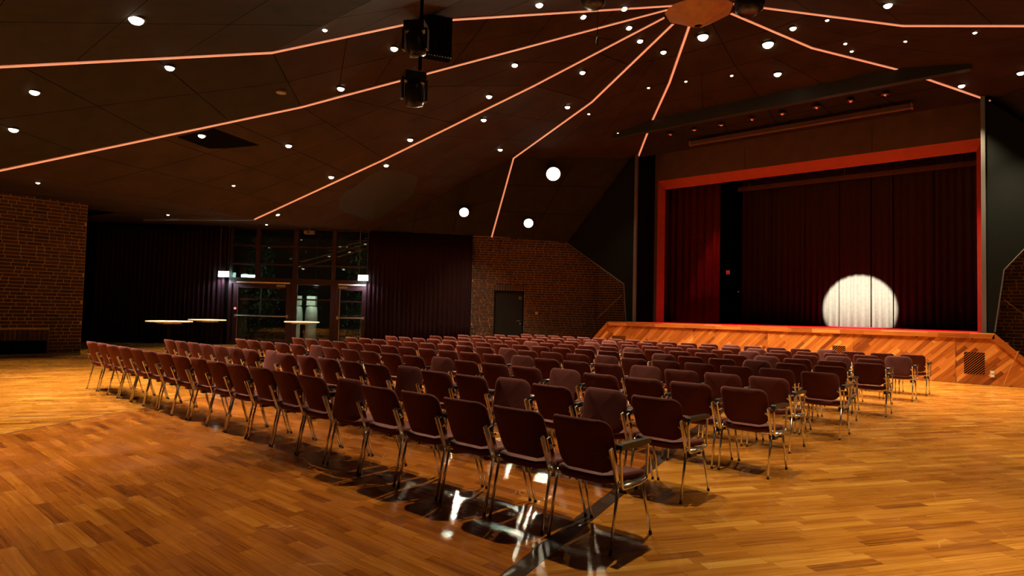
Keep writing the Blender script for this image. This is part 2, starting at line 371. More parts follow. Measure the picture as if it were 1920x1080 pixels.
# ------------------------------------------------------------------ walls of brick
def brick_wall(name, label, a, b, z0, ztop, course=.093, holes=(), singles=300, soldier=(), rear=.3, keep=None):
    """brick face from (u,v) a to b; ztop(s) gives the top; holes are (s0,s1,z0,z1); the nearest bricks are pieces, the rest one joined part"""
    wall = struct(name, label)
    A, B = P(a[0], a[1], 0), P(b[0], b[1], 0); Ln = (B - A).length; t = (B - A).normalized(); nrm = t.cross(Vector((0, 0, 1)))
    mid = Vector((-4.3, 8, 0))
    if nrm.dot(mid - (A + B) / 2) < 0: nrm = -nrm
    rnd = random.Random(name)
    hs = sorted(holes)
    mb = MB()      # mortar backing, split around the holes
    def bk(s0, s1, za, zb):
        if s1 - s0 < .01 or zb - za < .01: return
        pts = [A + t * s0 + Vector((0, 0, za)), A + t * s1 + Vector((0, 0, za)), A + t * s1 + Vector((0, 0, min(zb, ztop(s1)))), A + t * s0 + Vector((0, 0, min(zb, ztop(s0))))]
        mb.prism(pts, -nrm * rear)
    cut = 0
    for (s0, s1, za, zb) in hs:
        bk(cut, s0, z0, 9); bk(s0, s1, z0, za); bk(s0, s1, zb, 9); cut = s1
    bk(cut, Ln, z0, 9)
    mb.build('mortar', M['mortar'], wall)
    lst = []
    nz = int((max(ztop(0), ztop(Ln)) - z0) / course) + 1
    for r in range(nz):
        z = z0 + r * course; s = -rnd.random() * .3
        while s < Ln:
            l = .33 if rnd.random() < .66 else .165
            s0, s1 = max(s, 0) + .009, min(s + l, Ln) - .009; s += l
            if s1 - s0 < .04: continue
            segs = [(s0, s1)]
            for (h0, h1, za, zb) in list(holes) + list(soldier):
                if z + course * .6 > za and z + course * .4 < zb:
                    ns = []
                    for q0, q1 in segs:
                        if q1 <= h0 or q0 >= h1: ns.append((q0, q1))
                        else:
                            if q0 < h0 - .03: ns.append((q0, h0 - .006))
                            if q1 > h1 + .03: ns.append((h1 + .006, q1))
                    segs = ns
            for q0, q1 in segs:
                if z + course > min(ztop(q0), ztop(q1)) + .02 or q1 - q0 < .03: continue
                if keep and not keep((q0 + q1) / 2, z): continue
                lst.append((q0, q1, z + .009, z + course - .009))
    for (h0, h1, za, zb) in soldier:
        k = max(1, round((h1 - h0) / .1)); w = (h1 - h0) / k
        for i in range(k): lst.append((h0 + i * w + .006, h0 + (i + 1) * w - .006, za + .004, zb - .004))
    def corners(q0, q1, za, zb, d):
        p = []
        for z in (za, zb):
            p += [A + t * q0 + Vector((0, 0, z)), A + t * q1 + Vector((0, 0, z)), A + t * q1 + nrm * d + Vector((0, 0, z)), A + t * q0 + nrm * d + Vector((0, 0, z))]
        return p
    def dist(x): return (A + t * (x[0] + x[1]) / 2 + Vector((0, 0, x[2])) - CP).length / math.sqrt((x[1] - x[0]) * (x[3] - x[2]))
    lst.sort(key=dist); jm = MB(); cache = {}
    rz = math.atan2(t.y, t.x)
    for i, x in enumerate(lst):
        tone = min(1, max(0, rnd.gauss(.45, .2)))
        if i < singles:
            key = (round(x[1] - x[0], 3), round(x[3] - x[2], 3))
            if key not in cache:
                m2 = MB(); w, h = key; m2.box((w / 2, 0, h / 2), (w, .024, h)); cache[key] = m2.mesh('brick', M['brick1'])
            o = put('brick', cache[key], wall, A + t * x[0] + nrm * (rnd.random() * .003) + Vector((0, 0, x[2]))); o.rotation_euler = (0, 0, rz); o.color = (tone, tone, tone, 1)
        else: jm.hexa(corners(*x, .012 + rnd.random() * .003), 0, tone)
    if jm.v: jm.build('brick_courses', M['brickN'], wall)['kind'] = 'stuff'
    return wall
# door wall at 45 degrees, left of the stage: from the stair corner to the curtain
DO0, DO1 = 1.64, 2.81                                  # door opening along the wall (s from W0)
s_off = 1.31
brick_wall('wall_left_door', 'brown brick wall with a dark door left of the stage', L45(-s_off), L45(3.69), 0, lambda s: 4.40,
           holes=((DO0 + s_off, DO1 + s_off, 0, 2.30),), soldier=((DO0 + s_off - .01, DO1 + s_off + .03, 2.30, 2.53),))
brick_wall('wall_left_stair', 'lit brick wall above the steps left of the stage', (9.46, 17.42), (11.46, 17.42), 0, lambda s: 4.4, singles=300)
brick_wall('wall_right_stair', 'lit brick wall above the steps right of the stage', (-.86, 17.42), (-3.0, 17.42), 0, lambda s: 4.4, singles=300)
zl = lambda s: 4.2
brick_wall('wall_left', 'dark brick side wall at the far left with a low niche', (18.0, 1.9), (18.0, -3.5), 0, zl, holes=((.72, 2.45, .06, .42),), soldier=((.72, 2.45, .42, .70),), singles=300, rear=.45)
# end return of the left wall, dark niche back
mb = MB(); mb.box(P(18.25, .5, .24), (.03, 1.8, .4)); tag(mb.build('niche_back', M['matte']), 'black back of the low niche in the left brick wall', 'niche', kind='structure')
mb = MB(); mb.box(P(17.97, -.8, .035), (.03, 5.4, .07)); o = mb.build('baseboard_left', M['edge']); o['kind'] = 'structure'
# plain outer walls that close the hall outside the picture
def slab(name, a, b, z0, z1, mat, th=.2, label=None):
    A, B = P(*a, 0), P(*b, 0); t = (B - A).normalized(); nr = t.cross(Vector((0, 0, 1)))
    if nr.dot(Vector((-4.3, 4, 0)) - (A + B) / 2) > 0: nr = -nr
    m2 = MB(); m2.prism([A + Vector((0, 0, z0)), B + Vector((0, 0, z0)), B + Vector((0, 0, z1)), A + Vector((0, 0, z1))], nr * th)
    o = m2.build(name, M[mat]); o['kind'] = 'structure'
    if label: o['label'] = label
    return o
slab('wall_left_rear', (18.05, -3.5), (18.05, -8.2), 0, 4.4, 'outwall')
slab('wall_rear_left', (18.05, -8), (12, -13.6), 0, 4.4, 'outwall')
slab('wall_rear', (12.1, -13.6), (-3.5, -13.6), 0, 4.4, 'outwall')
slab('wall_rear_right', (-3.4, -13.6), (-9.45, -8), 0, 4.4, 'outwall')
slab('wall_right', (-9.45, -8.2), (-9.45, 2.2), 0, 4.4, 'outwall')
slab('wall_right_window', (-9.45, 2.2), (-17.3, 2.85), 0, 4.4, 'outwall')
slab('wall_right_door', (-17, 2.9), (-2.8, 17.42), 0, 4.6, 'outwall')

# ------------------------------------------------------------------ floor
floor = struct('floor', 'worn orange brown strip parquet in three sectors')
mb = MB(); mb.prism([P(27, -15, -.012), P(-18, -15, -.012), P(-18, 18, -.012), P(27, 18, -.012)], Vector((0, 0, -.1)))
mb.build('subfloor', M['ceil_dark'], floor)
LS = ((6.517, -1.715), (.488, .873)); RS = ((.26, -.576), (.233, .973))
def side(pt, ln): (px, py), (dx, dy) = ln; return dx * (pt[1] - py) - dy * (pt[0] - px)       # >0: smaller u
def clip(poly, ln, sign, off=0):
    out = []
    for i in range(len(poly)):
        a, b = poly[i], poly[(i + 1) % len(poly)]; da, db = side(a, ln) * sign - off, side(b, ln) * sign - off
        if da >= 0: out.append(a)
        if (da >= 0) != (db >= 0): k = da / (da - db); out.append((a[0] + (b[0] - a[0]) * k, a[1] + (b[1] - a[1]) * k))
    return out
STG = ((0, 15.28), (1, 0))
WL = ((12.345, 16.5), (-.7071, .7071)); WLL = ((18.0, 0), (0, 1))
def vis(u, v):
    d = P(u, v, 0) - CP; z = d.dot(CF)
    if z < 1.2: return None
    x, y = d.dot(CR) / z, d.dot(CU) / z
    if abs(x) > .95 or y > .4 or y < -.56: return None
    return z
PL, PW = .52, .085
cells = []
rnd = random.Random(3)
for reg, ang in (('L', 123), ('M', 180), ('R', 123)):
    a = math.radians(ang); dx, dy = math.cos(a), math.sin(a); nx, ny = -dy, dx
    for r in range(-330, 330):
        c = r * PW; o0 = rnd.random() * PL
        k = -40 - o0
        while k < 40:
            l = PL * (.7 + .6 * rnd.random()); m0, m1 = k + .0008, k + l - .0008; k += l
            cu, cv = dx * (m0 + m1) / 2 + nx * (c + PW / 2), dy * (m0 + m1) / 2 + ny * (c + PW / 2)
            if cv > 17.8 or cv < -4 or cu > 24 or cu < -8: continue
            z = vis(cu, cv)
            if z is None: continue
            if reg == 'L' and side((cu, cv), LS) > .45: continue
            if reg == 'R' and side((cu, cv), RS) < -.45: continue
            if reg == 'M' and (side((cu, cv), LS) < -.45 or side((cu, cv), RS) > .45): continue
            poly = [(dx * s + nx * q, dy * s + ny * q) for s, q in ((m0, c + .0007), (m1, c + .0007), (m1, c + PW - .0007), (m0, c + PW - .0007))]
            if reg == 'L': poly = clip(poly, LS, -1, .012)
            elif reg == 'R': poly = clip(poly, RS, 1, .062)
            else: poly = clip(clip(poly, LS, 1, .012), RS, -1, .062)
            if len(poly) >= 3: poly = clip(poly, WL, 1, .02) if cv > 2 else poly
            if len(poly) >= 3 and cv < 2 and cu > 16: poly = clip(poly, WLL, 1, .02)
            if len(poly) >= 3 and cv > 14 and -2.3 < cu < 10.9: poly = clip(poly, STG, -1, .0)
            if len(poly) < 3: continue
            cells.append((z, reg, poly))
cells.sort(key=lambda c: c[0])
jm = {'R': MB(), 'M': MB()}; patch = random.Random(5)
hgt = Vector((0, 0, -.012))
for i, (z, reg, poly) in enumerate(cells):
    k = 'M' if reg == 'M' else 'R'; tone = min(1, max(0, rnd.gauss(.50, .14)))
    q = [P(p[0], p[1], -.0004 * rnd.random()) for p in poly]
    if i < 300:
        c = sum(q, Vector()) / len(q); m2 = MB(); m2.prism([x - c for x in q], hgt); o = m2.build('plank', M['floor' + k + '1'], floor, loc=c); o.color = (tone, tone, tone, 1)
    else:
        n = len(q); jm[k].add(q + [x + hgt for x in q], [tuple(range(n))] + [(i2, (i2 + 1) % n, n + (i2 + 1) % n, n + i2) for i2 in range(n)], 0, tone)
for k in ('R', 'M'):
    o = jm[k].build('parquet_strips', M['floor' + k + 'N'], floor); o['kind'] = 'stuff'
# floor outside the field of planks
mb = MB()
mb.prism([P(27, -15, -.0105), P(-18, -15, -.0105), P(-18, 18, -.0105), P(27, 18, -.0105)], Vector((0, 0, -.001)), 0)
mb.tone = [.5] * len(mb.v); mb.build('outer_boards', M['floorRN'], floor)
mb = MB(); a = Vector((-.233, .973, 0)); b0 = P(.26, -.576, 0); mb.bar(b0 - a * 4 + Vector((0, 0, -.006)), b0 + a * 16.2 + Vector((0, 0, -.006)), .118, .0125)
o = mb.build('seam_strip', plain('dark_seam', (.030, .011, .004), .4, 0, .4, .3, 14), floor); o['label'] = 'dark brown strip between two parquet sectors'
mb = MB(); a = Vector((-.488, .873, 0)); b0 = P(6.517, -1.715, 0); mb.bar(b0 - a * 2 + Vector((0, 0, -.007)), b0 + a * 19.4 + Vector((0, 0, -.007)), .022, .012)
mb.build('joint_strip', M['ceil_dark'], floor)

# ------------------------------------------------------------------ stage
stage = thing('stage', 'raised wooden stage clad in diagonal boards with a red carpet', 'stage', P(4.32, 15.275, 0))
O_ = P(4.32, 15.275, 0)
def SP(u, v, z): return P(u, v, z) - O_
VF = 15.275; ZT = 1.22
mb = MB(); mb.hexa([SP(9.6, VF + .03, 0), SP(-.96, VF + .03, 0), SP(-.96, 17.4, 0), SP(9.6, 17.4, 0), SP(9.6, VF + .03, ZT - .02), SP(-.96, VF + .03, ZT - .02), SP(-.96, 17.4, ZT - .02), SP(9.6, 17.4, ZT - .02)])
mb.hexa([SP(9.2, 17.38, 0), SP(-.6, 17.38, 0), SP(-.6, 17.95, 0), SP(9.2, 17.95, 0), SP(9.2, 17.38, ZT - .02), SP(-.6, 17.38, ZT - .02), SP(-.6, 17.95, ZT - .02), SP(9.2, 17.95, ZT - .02)])
mb.hexa([SP(11.6, 17.95, 0), SP(-3.0, 17.95, 0), SP(-3.0, 24, 0), SP(11.6, 24, 0), SP(11.6, 17.95, ZT - .02), SP(-3, 17.95, ZT - .02), SP(-3, 24, ZT - .02), SP(11.6, 24, ZT - .02)])
mb.build('platform', M['ceil_dark'], stage)
mb = MB(); mb.hexa([SP(9.2, 15.75, ZT - .02), SP(-.6, 15.75, ZT - .02), SP(-.6, 23.5, ZT - .02), SP(9.2, 23.5, ZT - .02), SP(9.2, 15.75, ZT), SP(-.6, 15.75, ZT), SP(-.6, 23.5, ZT), SP(9.2, 23.5, ZT)]); mb.build('carpet', M['carpet'], stage)
# border boards in front of the carpet
rnd = random.Random(11)
def tonedpart(mb, name, mat, t): o = mb.build(name, M[mat], stage); o.color = (t, t, t, 1); return o
u = 9.6
while u > -.98:
    l = min(.5 + .5 * rnd.random(), u + .985)
    for v0, v1 in ((VF - .02, VF + .22), (VF + .224, 15.745)):
        mb = MB(); mb.hexa([SP(u, v0, ZT - .03), SP(u - l + .002, v0, ZT - .03), SP(u - l + .002, v1, ZT - .03), SP(u, v1, ZT - .03), SP(u, v0, ZT), SP(u - l + .002, v0, ZT), SP(u - l + .002, v1, ZT), SP(u, v1, ZT)])
        tonedpart(mb, 'border_board', 'nosing', min(1, max(0, rnd.gauss(.55, .2))))
    u -= l
# nosing along the front edge
u = 9.63
while u > -.98:
    l = min(.5 + .6 * rnd.random(), u + .99)
    mb = MB(); mb.hexa([SP(u, VF - .025, ZT - .13), SP(u - l + .002, VF - .025, ZT - .13), SP(u - l + .002, VF + .03, ZT - .13), SP(u, VF + .03, ZT - .13),
                        SP(u, VF - .025, ZT - .031), SP(u - l + .002, VF - .025, ZT - .031), SP(u - l + .002, VF + .03, ZT - .031), SP(u, VF + .03, ZT - .031)])
    tonedpart(mb, 'nosing_board', 'nosing', min(1, max(0, rnd.gauss(.45, .22)))); u -= l
# raking nosing at both ends
for sg, uc in ((1, 9.63), (-1, -.99)):
    q = []
    for v in (VF - .025, VF + .05):
        q += [SP(uc, v, ZT), SP(uc + sg * 1.20, v, .02), SP(uc + sg * 1.06, v, .0), SP(uc - sg * .055, v, ZT - .13)]
    mb = MB(); mb.add(q, [(0, 1, 2, 3), (7, 6, 5, 4), (0, 4, 5, 1), (1, 5, 6, 2), (2, 6, 7, 3), (3, 7, 4, 0)]); tonedpart(mb, 'raking_board', 'nosing', .35)
# diagonal boards of the front, clipped to the trapezoid and to the vents
TRAP = [(10.70, 0.0), (9.66, 1.085), (-1.02, 1.085), (-2.06, 0.0)]     # (u, z)
def clip2(poly, a, b):
    out = []; f = lambda p: (b[0] - a[0]) * (p[1] - a[1]) - (b[1] - a[1]) * (p[0] - a[0])
    for i in range(len(poly)):
        p, q = poly[i], poly[(i + 1) % len(poly)]; da, db = f(p), f(q)
        if da >= -1e-9: out.append(p)
        if (da >= 0) != (db >= 0) and abs(da - db) > 1e-12: k = da / (da - db); out.append((p[0] + (q[0] - p[0]) * k, p[1] + (q[1] - p[1]) * k))
    return out
def ccw(poly): return poly if sum(poly[i][0] * poly[(i + 1) % len(poly)][1] - poly[(i + 1) % len(poly)][0] * poly[i][1] for i in range(len(poly))) > 0 else poly[::-1]
SEAMS = [10.9, 8.776, 6.5, 4.22, 2.0, -.235, -2.3]
VENTS = [(-.40, -.80, .24, .76), (2.50, 2.18, .26, .76), (9.45, 8.93, .24, .74)]
boards = []
w = .088; d = (-.70711, .70711); nn = (.70711, .70711)
for si in range(len(SEAMS) - 1):
    ua, ub = SEAMS[si], SEAMS[si + 1]
    reg = ccw([(ua - .002, 0), (ua - .002, 1.09), (ub + .002, 1.09), (ub + .002, 0)])
    for r in range(-60, 160):
        c = r * w; s = -12 - rnd.random()
        while s < 6:
            l = .45 + .5 * rnd.random(); s0, s1 = s + .0015, s + l - .0015; s += l
            poly = [(d[0] * t + nn[0] * q, d[1] * t + nn[1] * q) for t, q in ((s0, c + .0012), (s1, c + .0012), (s1, c + w - .0012), (s0, c + w - .0012))]
            if min(p[0] for p in poly) > ua or max(p[0] for p in poly) < ub or max(p[1] for p in poly) < 0 or min(p[1] for p in poly) > 1.1: continue
            poly = ccw(poly)
            for clipper in (reg, ccw(TRAP)):
                for i in range(4):
                    if len(poly) >= 3: poly = clip2(poly, clipper[i], clipper[(i + 1) % 4])
            if len(poly) < 3: continue
            ar = abs(sum(poly[i][0] * poly[(i + 1) % len(poly)][1] - poly[(i + 1) % len(poly)][0] * poly[i][1] for i in range(len(poly)))) / 2
            if ar < .0006: continue
            boards.append((ar, poly))
boards.sort(key=lambda b: -b[0] * (2.2 if min(p[0] for p in b[1]) < 3 else 1) * (1.5 if max(p[1] for p in b[1]) > .5 else .6))
jm2 = MB()
for i, (ar, poly) in enumerate(boards):
    t = min(1, max(0, rnd.gauss(.5, .22))); dep = .014 + .0015 * rnd.random(); n = len(poly)
    f = [SP(p[0], VF + .028 - dep, p[1]) for p in poly] + [SP(p[0], VF + .028, p[1]) for p in poly]
    fs = [tuple(range(n))] + [(k, (k + 1) % n, n + (k + 1) % n, n + k) for k in range(n)]
    if i < 300:
        mb = MB(); mb.add(f, fs); tonedpart(mb, 'front_board', 'stage1', t)
    else: jm2.add(f, fs, 0, t)
if jm2.v: jm2.build('front_boards', M['stageN'], stage)['kind'] = 'stuff'
mb = MB(); q = [SP(p[0], VF + .028, p[1]) for p in TRAP]; mb.prism(q, Vector((0, .03, 0))); mb.build('front_backing', M['ceil_dark'], stage)
# slanted vent slots: dark plate with slanted bars of wood
for (u0, u1, z0, z1) in VENTS:
    mb = MB(); mb.hexa([SP(u0, VF + .008, z0), SP(u1, VF + .008, z0), SP(u1, VF + .03, z0), SP(u0, VF + .03, z0), SP(u0, VF + .008, z1), SP(u1, VF + .008, z1), SP(u1, VF + .03, z1), SP(u0, VF + .03, z1)])
    vt = mb.build('vent_opening', M['matte'], stage); vt['label'] = 'dark vent opening crossed by slanted wood bars'
    rect = ccw([(u0, z0), (u0, z1), (u1, z1), (u1, z0)]); k = -2.0
    while k < 2.6:
        c0 = (u0 + u1) / 2 * nn[0] + (z0 + z1) / 2 * nn[1] - 1 + k * .5; k += .082
        poly = ccw([(d[0] * t + nn[0] * q, d[1] * t + nn[1] * q) for t, q in ((-14, c0), (14, c0), (14, c0 + .011), (-14, c0 + .011))])
        for i in range(4):
            if len(poly) >= 3: poly = clip2(poly, rect[i], rect[(i + 1) % 4])
        if len(poly) >= 3:
            m2 = MB(); m2.prism([SP(p[0], VF + .004, p[1]) for p in poly], Vector((0, .006, 0))); m2.build('vent_slat', M['nosing'], vt).color = (.4, .4, .4, 1)
for z0, z1 in ((.42, .55), (.06, .20), (.72, .86)):
    mb = MB(); mb.tube([SP(-.235, VF + .006, z0), SP(-.235, VF + .006, z1)], .011, 8); mb.build('hinge', M['steel'], stage)
mb = MB(); mb.hexa([SP(-.90, VF - .006, .19), SP(-.985, VF - .006, .19), SP(-.985, VF + .02, .19), SP(-.90, VF + .02, .19), SP(-.90, VF - .006, .345), SP(-.985, VF - .006, .345), SP(-.985, VF + .02, .345), SP(-.90, VF + .02, .345)])
o = mb.build('outlet_plate', M['beige'], stage)
for zz in (.225, .31):
    m2 = MB(); m2.lathe([(.026, 0), (.026, .012), (.02, .012)], 14, SP(-.9425, VF - .006, zz), (0, -1, 0)); m2.build('socket', M['white'], o)
# steps hidden behind the raking ends
for sg, uc, nm in ((1, 9.62, 'left'), (-1, -.98, 'right')):
    st = thing('stage_steps', 'wooden steps behind the raking end of the stage front, %s side' % nm, 'steps', P(uc, 16.3, 0), 0, 'stage steps')
    for k in range(5):
        h = ZT - .03 - (k + 1) * .205; mb = MB(); x0 = -sg * (k * .19 + .02); x1 = -sg * ((k + 1) * .19 + .02)
        mb.box(((x0 + x1) / 2, 0, h / 2), (.188, 1.9, h)); mb.build('step', M['nosing'], st).color = (.45, .45, .45, 1)
mb = MB(); mb.tube([P(-1.42, VF - .04, .83), P(-1.28, VF - .05, .45), P(-1.14, VF - .05, .012)], .006, 6)
tag(mb.build('orange_rope', M['cord']), 'thin orange cord hanging down the stage front at its right end', 'cord')

# ------------------------------------------------------------------ proscenium
w_ = struct('wall_stage', 'brown proscenium wall around the stage opening')
VH = 17.9; oL, oR, oT = 9.17, -.62, 6.55
mb = MB()
for (ua, ub, za, zb) in ((9.30, oL, ZT, 7.6), (oR, -.72, ZT, 7.6), (oL, oR, oT, 7.6)):
    mb.hexa([P(ua, VH, za), P(ub, VH, za), P(ub, VH + .25, za), P(ua, VH + .25, za), P(ua, VH, zb), P(ub, VH, zb), P(ub, VH + .25, zb), P(ua, VH + .25, zb)])
mb.build('header_panel', M['header'], w_)
mb = MB()
for uu in (2.05, 5.9): mb.box(P(uu, VH - .002, 6.95), (.012, .008, .8))
mb.build('panel_joint', M['ceil_dark'], w_)
iL, iR, iT, VI = 9.00, -.47, 6.25, 18.12
def fr(a, b, c, d_):
    m2 = MB(); m2.prism([a, b, c, d_], Vector((0, .06, 0))); return m2
trf = struct('trim_1', 'red frame around the stage opening')
fr(P(oL, VH, ZT), P(oL, VH, oT), P(iL, VI, iT), P(iL, VI, ZT)).build('left_jamb', M['redframe'], trf)
fr(P(oR, VH, ZT), P(oR, VH, oT), P(iR, VI, iT), P(iR, VI, ZT)).build('right_jamb', M['redframe'], trf)
fr(P(oL, VH, oT), P(oR, VH, oT), P(iR, VI, iT), P(iL, VI, iT)).build('head', M['redframe'], trf)
# returns of the recess, edge posts, splayed acoustic panels
mb = MB()
for uu in (9.36, -.78): mb.box(P(uu, 17.25, 4.4), (.1, 1.46, 6.4))
mb.build('wall_recess_sides', M['matte'])['kind'] = 'structure'
for i, uu in enumerate((9.30, -.72)):
    mb = MB(); mb.box(P(uu, 16.5, 4.25), (.09, .10, 6.06)); o = mb.build('trim_%d' % (i + 2), M['edge']); o['kind'] = 'structure'
LP = [(9.34, ZT), (9.34, 7.22), (12.345, 4.25), (9.743, 2.578), (9.63, 1.24)]
RP = [(-.76, ZT), (-.76, 7.22), (-3.72, 4.25), (-2.25, 4.25), (-1.124, 2.80), (-.93, 1.24)]
for nm, pl, tr, txt in (('wall_stage_left', LP, LP[2:], 'left'), ('wall_stage_right', RP, RP[3:], 'right')):
    r_ = struct(nm, 'dark acoustic panel with a cut lower corner %s of the stage' % txt)
    mb = MB(); mb.prism([P(a, 16.5, b) for a, b in pl], Vector((0, .06, 0))); mb.build('acoustic_panel', M['acoustic'], r_)
    mb = MB(); mb.tube([P(a, 16.49, b) for a, b in tr], .018, 6); mb.build('edge_trim', M['edge'], r_)
# handrails
for pts, txt in (([(10.30, 17.30, 2.22), (11.42, 17.30, 1.28)], 'left'), ([(-1.08, 17.30, 2.09), (-1.95, 17.30, 1.27)], 'right')):
    r_ = thing('handrail', 'slim sloping handrail on the brick wall by the steps %s of the stage' % txt, 'handrail', P(*pts[0]))
    mb = MB(); a, b = P(*pts[0]), P(*pts[1]); mb.tube([Vector(), b - a], .018, 8); mb.build('rail', M['rail'], r_)
    for k in (.12, .85):
        q = (b - a) * k; mb = MB(); mb.tube([q, q + Vector((0, .11, -.03))], .008, 6); mb.build('bracket', M['steel'], r_)
# stage house
mb = MB()
mb.box(P(11.65, 21, 4.6), (.1, 6, 7.2)); mb.box(P(-3.05, 21, 4.6), (.1, 6, 7.2)); mb.box(P(4.3, 24.05, 4.6), (14.8, .1, 7.2)); mb.box(P(4.3, 21, 8.2), (14.8, 6.2, .1))
mb.box(P(10.6, 18.2, 4.6), (2.4, .1, 7.2)); mb.box(P(-1.95, 18.2, 4.6), (2.4, .1, 7.2))
mb.build('wall_stage_house', M['void'])['kind'] = 'structure'

def curtain(name, label, a, b, z0, z1, mat, pleat=.16, amp=.055, group=None, seed=0, parent=None, th=.012):
    rnd = random.Random(seed); A, B = P(a[0], a[1], 0), P(b[0], b[1], 0); Ln = (B - A).length; t = (B - A).normalized(); nr = t.cross(Vector((0, 0, 1)))
    n = max(8, int(Ln / pleat * 6)); prof = []; ph = rnd.random() * 6
    for i in range(n + 1):
        s = Ln * i / n; ph += 2 * math.pi / 6 * (.7 + .6 * rnd.random()); prof.append((s, math.sin(ph) * amp * (.6 + .5 * rnd.random())))
    rows = 5; mb = MB(); vs = []
    for k in range(rows + 1):
        z = z1 + (z0 - z1) * k / rows; am = .75 + .35 * k / rows
        for s, o in prof: vs.append(A + t * s + nr * (o * am) + Vector((0, 0, z)))
    nn_ = n + 1; fs = []
    for k in range(rows):
        for i in range(n): fs.append((k * nn_ + i, k * nn_ + i + 1, (k + 1) * nn_ + i + 1, (k + 1) * nn_ + i))
    mb.add(vs, fs)
    o = mb.build(name, M[mat], parent, True)
    sd = o.modifiers.new('thickness', 'SOLIDIFY'); sd.thickness = th
    if not parent: tag(o, label, 'curtain', group)
    return o
# backcloth in drops, with narrow dark gaps
VB = 22.4
edges = [7.67, 6.45, 5.2, 3.98, 2.93, 2.23, 1.0, -.25]
nmz = ['first', 'second', 'third', 'fourth', 'fifth', 'sixth', 'seventh']
ext = ['in the dark at the left', 'in the dark', 'left edge of it in the white spot', 'left half of the white spot on it', 'right half of the white spot on it', 'right edge of it in the white spot', 'in the dark at the right']
for i in range(7):
    curtain('stage_curtain', '%s pleated backcloth drop from the left, %s' % (nmz[i], ext[i]), (edges[i] - .012, VB), (edges[i + 1] + .012, VB), ZT + .01, 7.6, 'backcloth', .22, .035, 'backcloth drops', i + 20)
curtain('side_curtain', 'dark red pleated curtain at the left side of the stage', (10.0, 19.6), (7.45, 19.6), ZT + .01, 7.2, 'wine', .30, .06, None, 3)
curtain('side_curtain', 'dark pleated curtain at the right side of the stage behind the frame', (-.45, 19.6), (-2.6, 19.6), ZT + .01, 7.2, 'wine', .30, .06, None, 4)
# pelmet bar and sign on stage
r_ = thing('lighting_bar', 'long brownish bar hanging across the upper stage opening', 'bar', P(3.5, 21, 6.45))
mb = MB(); mb.box((0, 0, .08), (7.6, .16, .14)); mb.build('pelmet', M['header'], r_)
for x in (-3.4, 0, 3.4): mb = MB(); mb.tube([Vector((x, 0, .12)), Vector((x, 0, 1.72))], .01, 6); mb.build('hanger', M['steel'], r_)
r_ = thing('lit_sign', 'small red lit sign on the dark wall at the left of the stage', 'sign', P(8.85, 23.95, 3.42))
mb = MB(); mb.box((0, 0, .06), (.20, .06, .24)); mb.build('housing', M['black'], r_)
for x in (-.045, .045): mb = MB(); mb.box((x, -.034, .06), (.06, .008, .18)); mb.build('lit_panel', M['redsign'], r_)
r_ = thing('indicator_lamp', 'tiny red indicator light low on the dark back wall of the stage', 'indicator light', P(8.37, 23.95, 2.61))
mb = MB(); mb.lathe([(.05, 0), (.05, .05), (.03, .05)], 12, (0, 0, 0), (0, -1, 0)); mb.build('housing', M['black'], r_)
mb = MB(); mb.lathe([(.026, .05), (.02, .065), (.006, .07)], 12, (0, 0, 0), (0, -1, 0)); mb.build('lens', M['redsign'], r_)
# wash lamps above the stage (behind the header), red
for i, uu in enumerate((7.6, 5.4, 3.0, .9)):
    r_ = thing('stage_wash_lamp', 'black wash lamp with red filter hidden above the stage, %s from left' % nmz[i], 'stage lamp', P(uu, 18.75, 7.3), 0, 'stage wash lamps')
    mb = MB(); mb.lathe([(.09, .25), (.11, .0), (.11, -.12), (.10, -.12)], 14); mb.build('can', M['matte'], r_)
    mb = MB(); mb.lathe([(.095, -.10), (.09, -.11)], 14); mb.build('filter', plain('red_filter', (.4, .02, .02), .3) if 'rf' not in M else M['rf'], r_)
    lamp('lamp', 'SPOT', (0, 0, -.14), P_RED, (1, .035, .05), r_, (.10, -.10, -1), .06, math.radians(52), .35)
mb = MB(); mb.tube([P(9.4, 18.75, 7.56), P(-.8, 18.75, 7.56)], .025, 8)
tag(mb.build('lamp_pipe', M['matte']), 'black pipe carrying the wash lamps behind the stage header', 'pipe')

# beam, screen case, row of unlit downlights
mb = MB(); mb.box(P(4.3, 14.8, 7.70), (9.8, .22, .46)); tag(mb.build('trim_4', M['beam']), 'grey green beam crossing the ceiling before the stage', kind='structure')
r_ = thing('screen_case', 'long pale brown roller screen case under the ceiling above the stage', 'projection screen', P(3.94, 16.2, 7.2))
mb = MB(); mb.box((0, 0, .06), (6.3, .16, .12)); mb.build('case', M['header'], r_)
for x in (-3.16, 3.16): mb = MB(); mb.box((x, 0, .06), (.03, .18, .14)); mb.build('end_cap', M['hub'], r_)
for x in (-2.4, 0, 2.4): mb = MB(); mb.box((x, 0, .17), (.04, .04, .12)); mb.build('hanger', M['matte'], r_)
for i, uu in enumerate((7.53, 6.69, 5.80, 4.84, 3.95, 3.01, 2.13, 1.30)):
    z = ceil_z(uu, 15.6)
    r_ = thing('unlit_downlight', 'small unlit copper rimmed downlight before the stage, %s from left' % WORD[i + 1], 'downlight', P(uu, 15.6, z), 0, 'row of unlit downlights')
    mb = MB(); mb.lathe([(.03, .0), (.03, -.05), (.10, -.075), (.105, -.095), (.085, -.09)], 14); mb.build('rim', M['copper'], r_, True)
    mb = MB(); mb.lathe([(.08, -.085), (.05, -.12), (.01, -.135)], 12); mb.build('bulb', M['chrome'], r_, True)

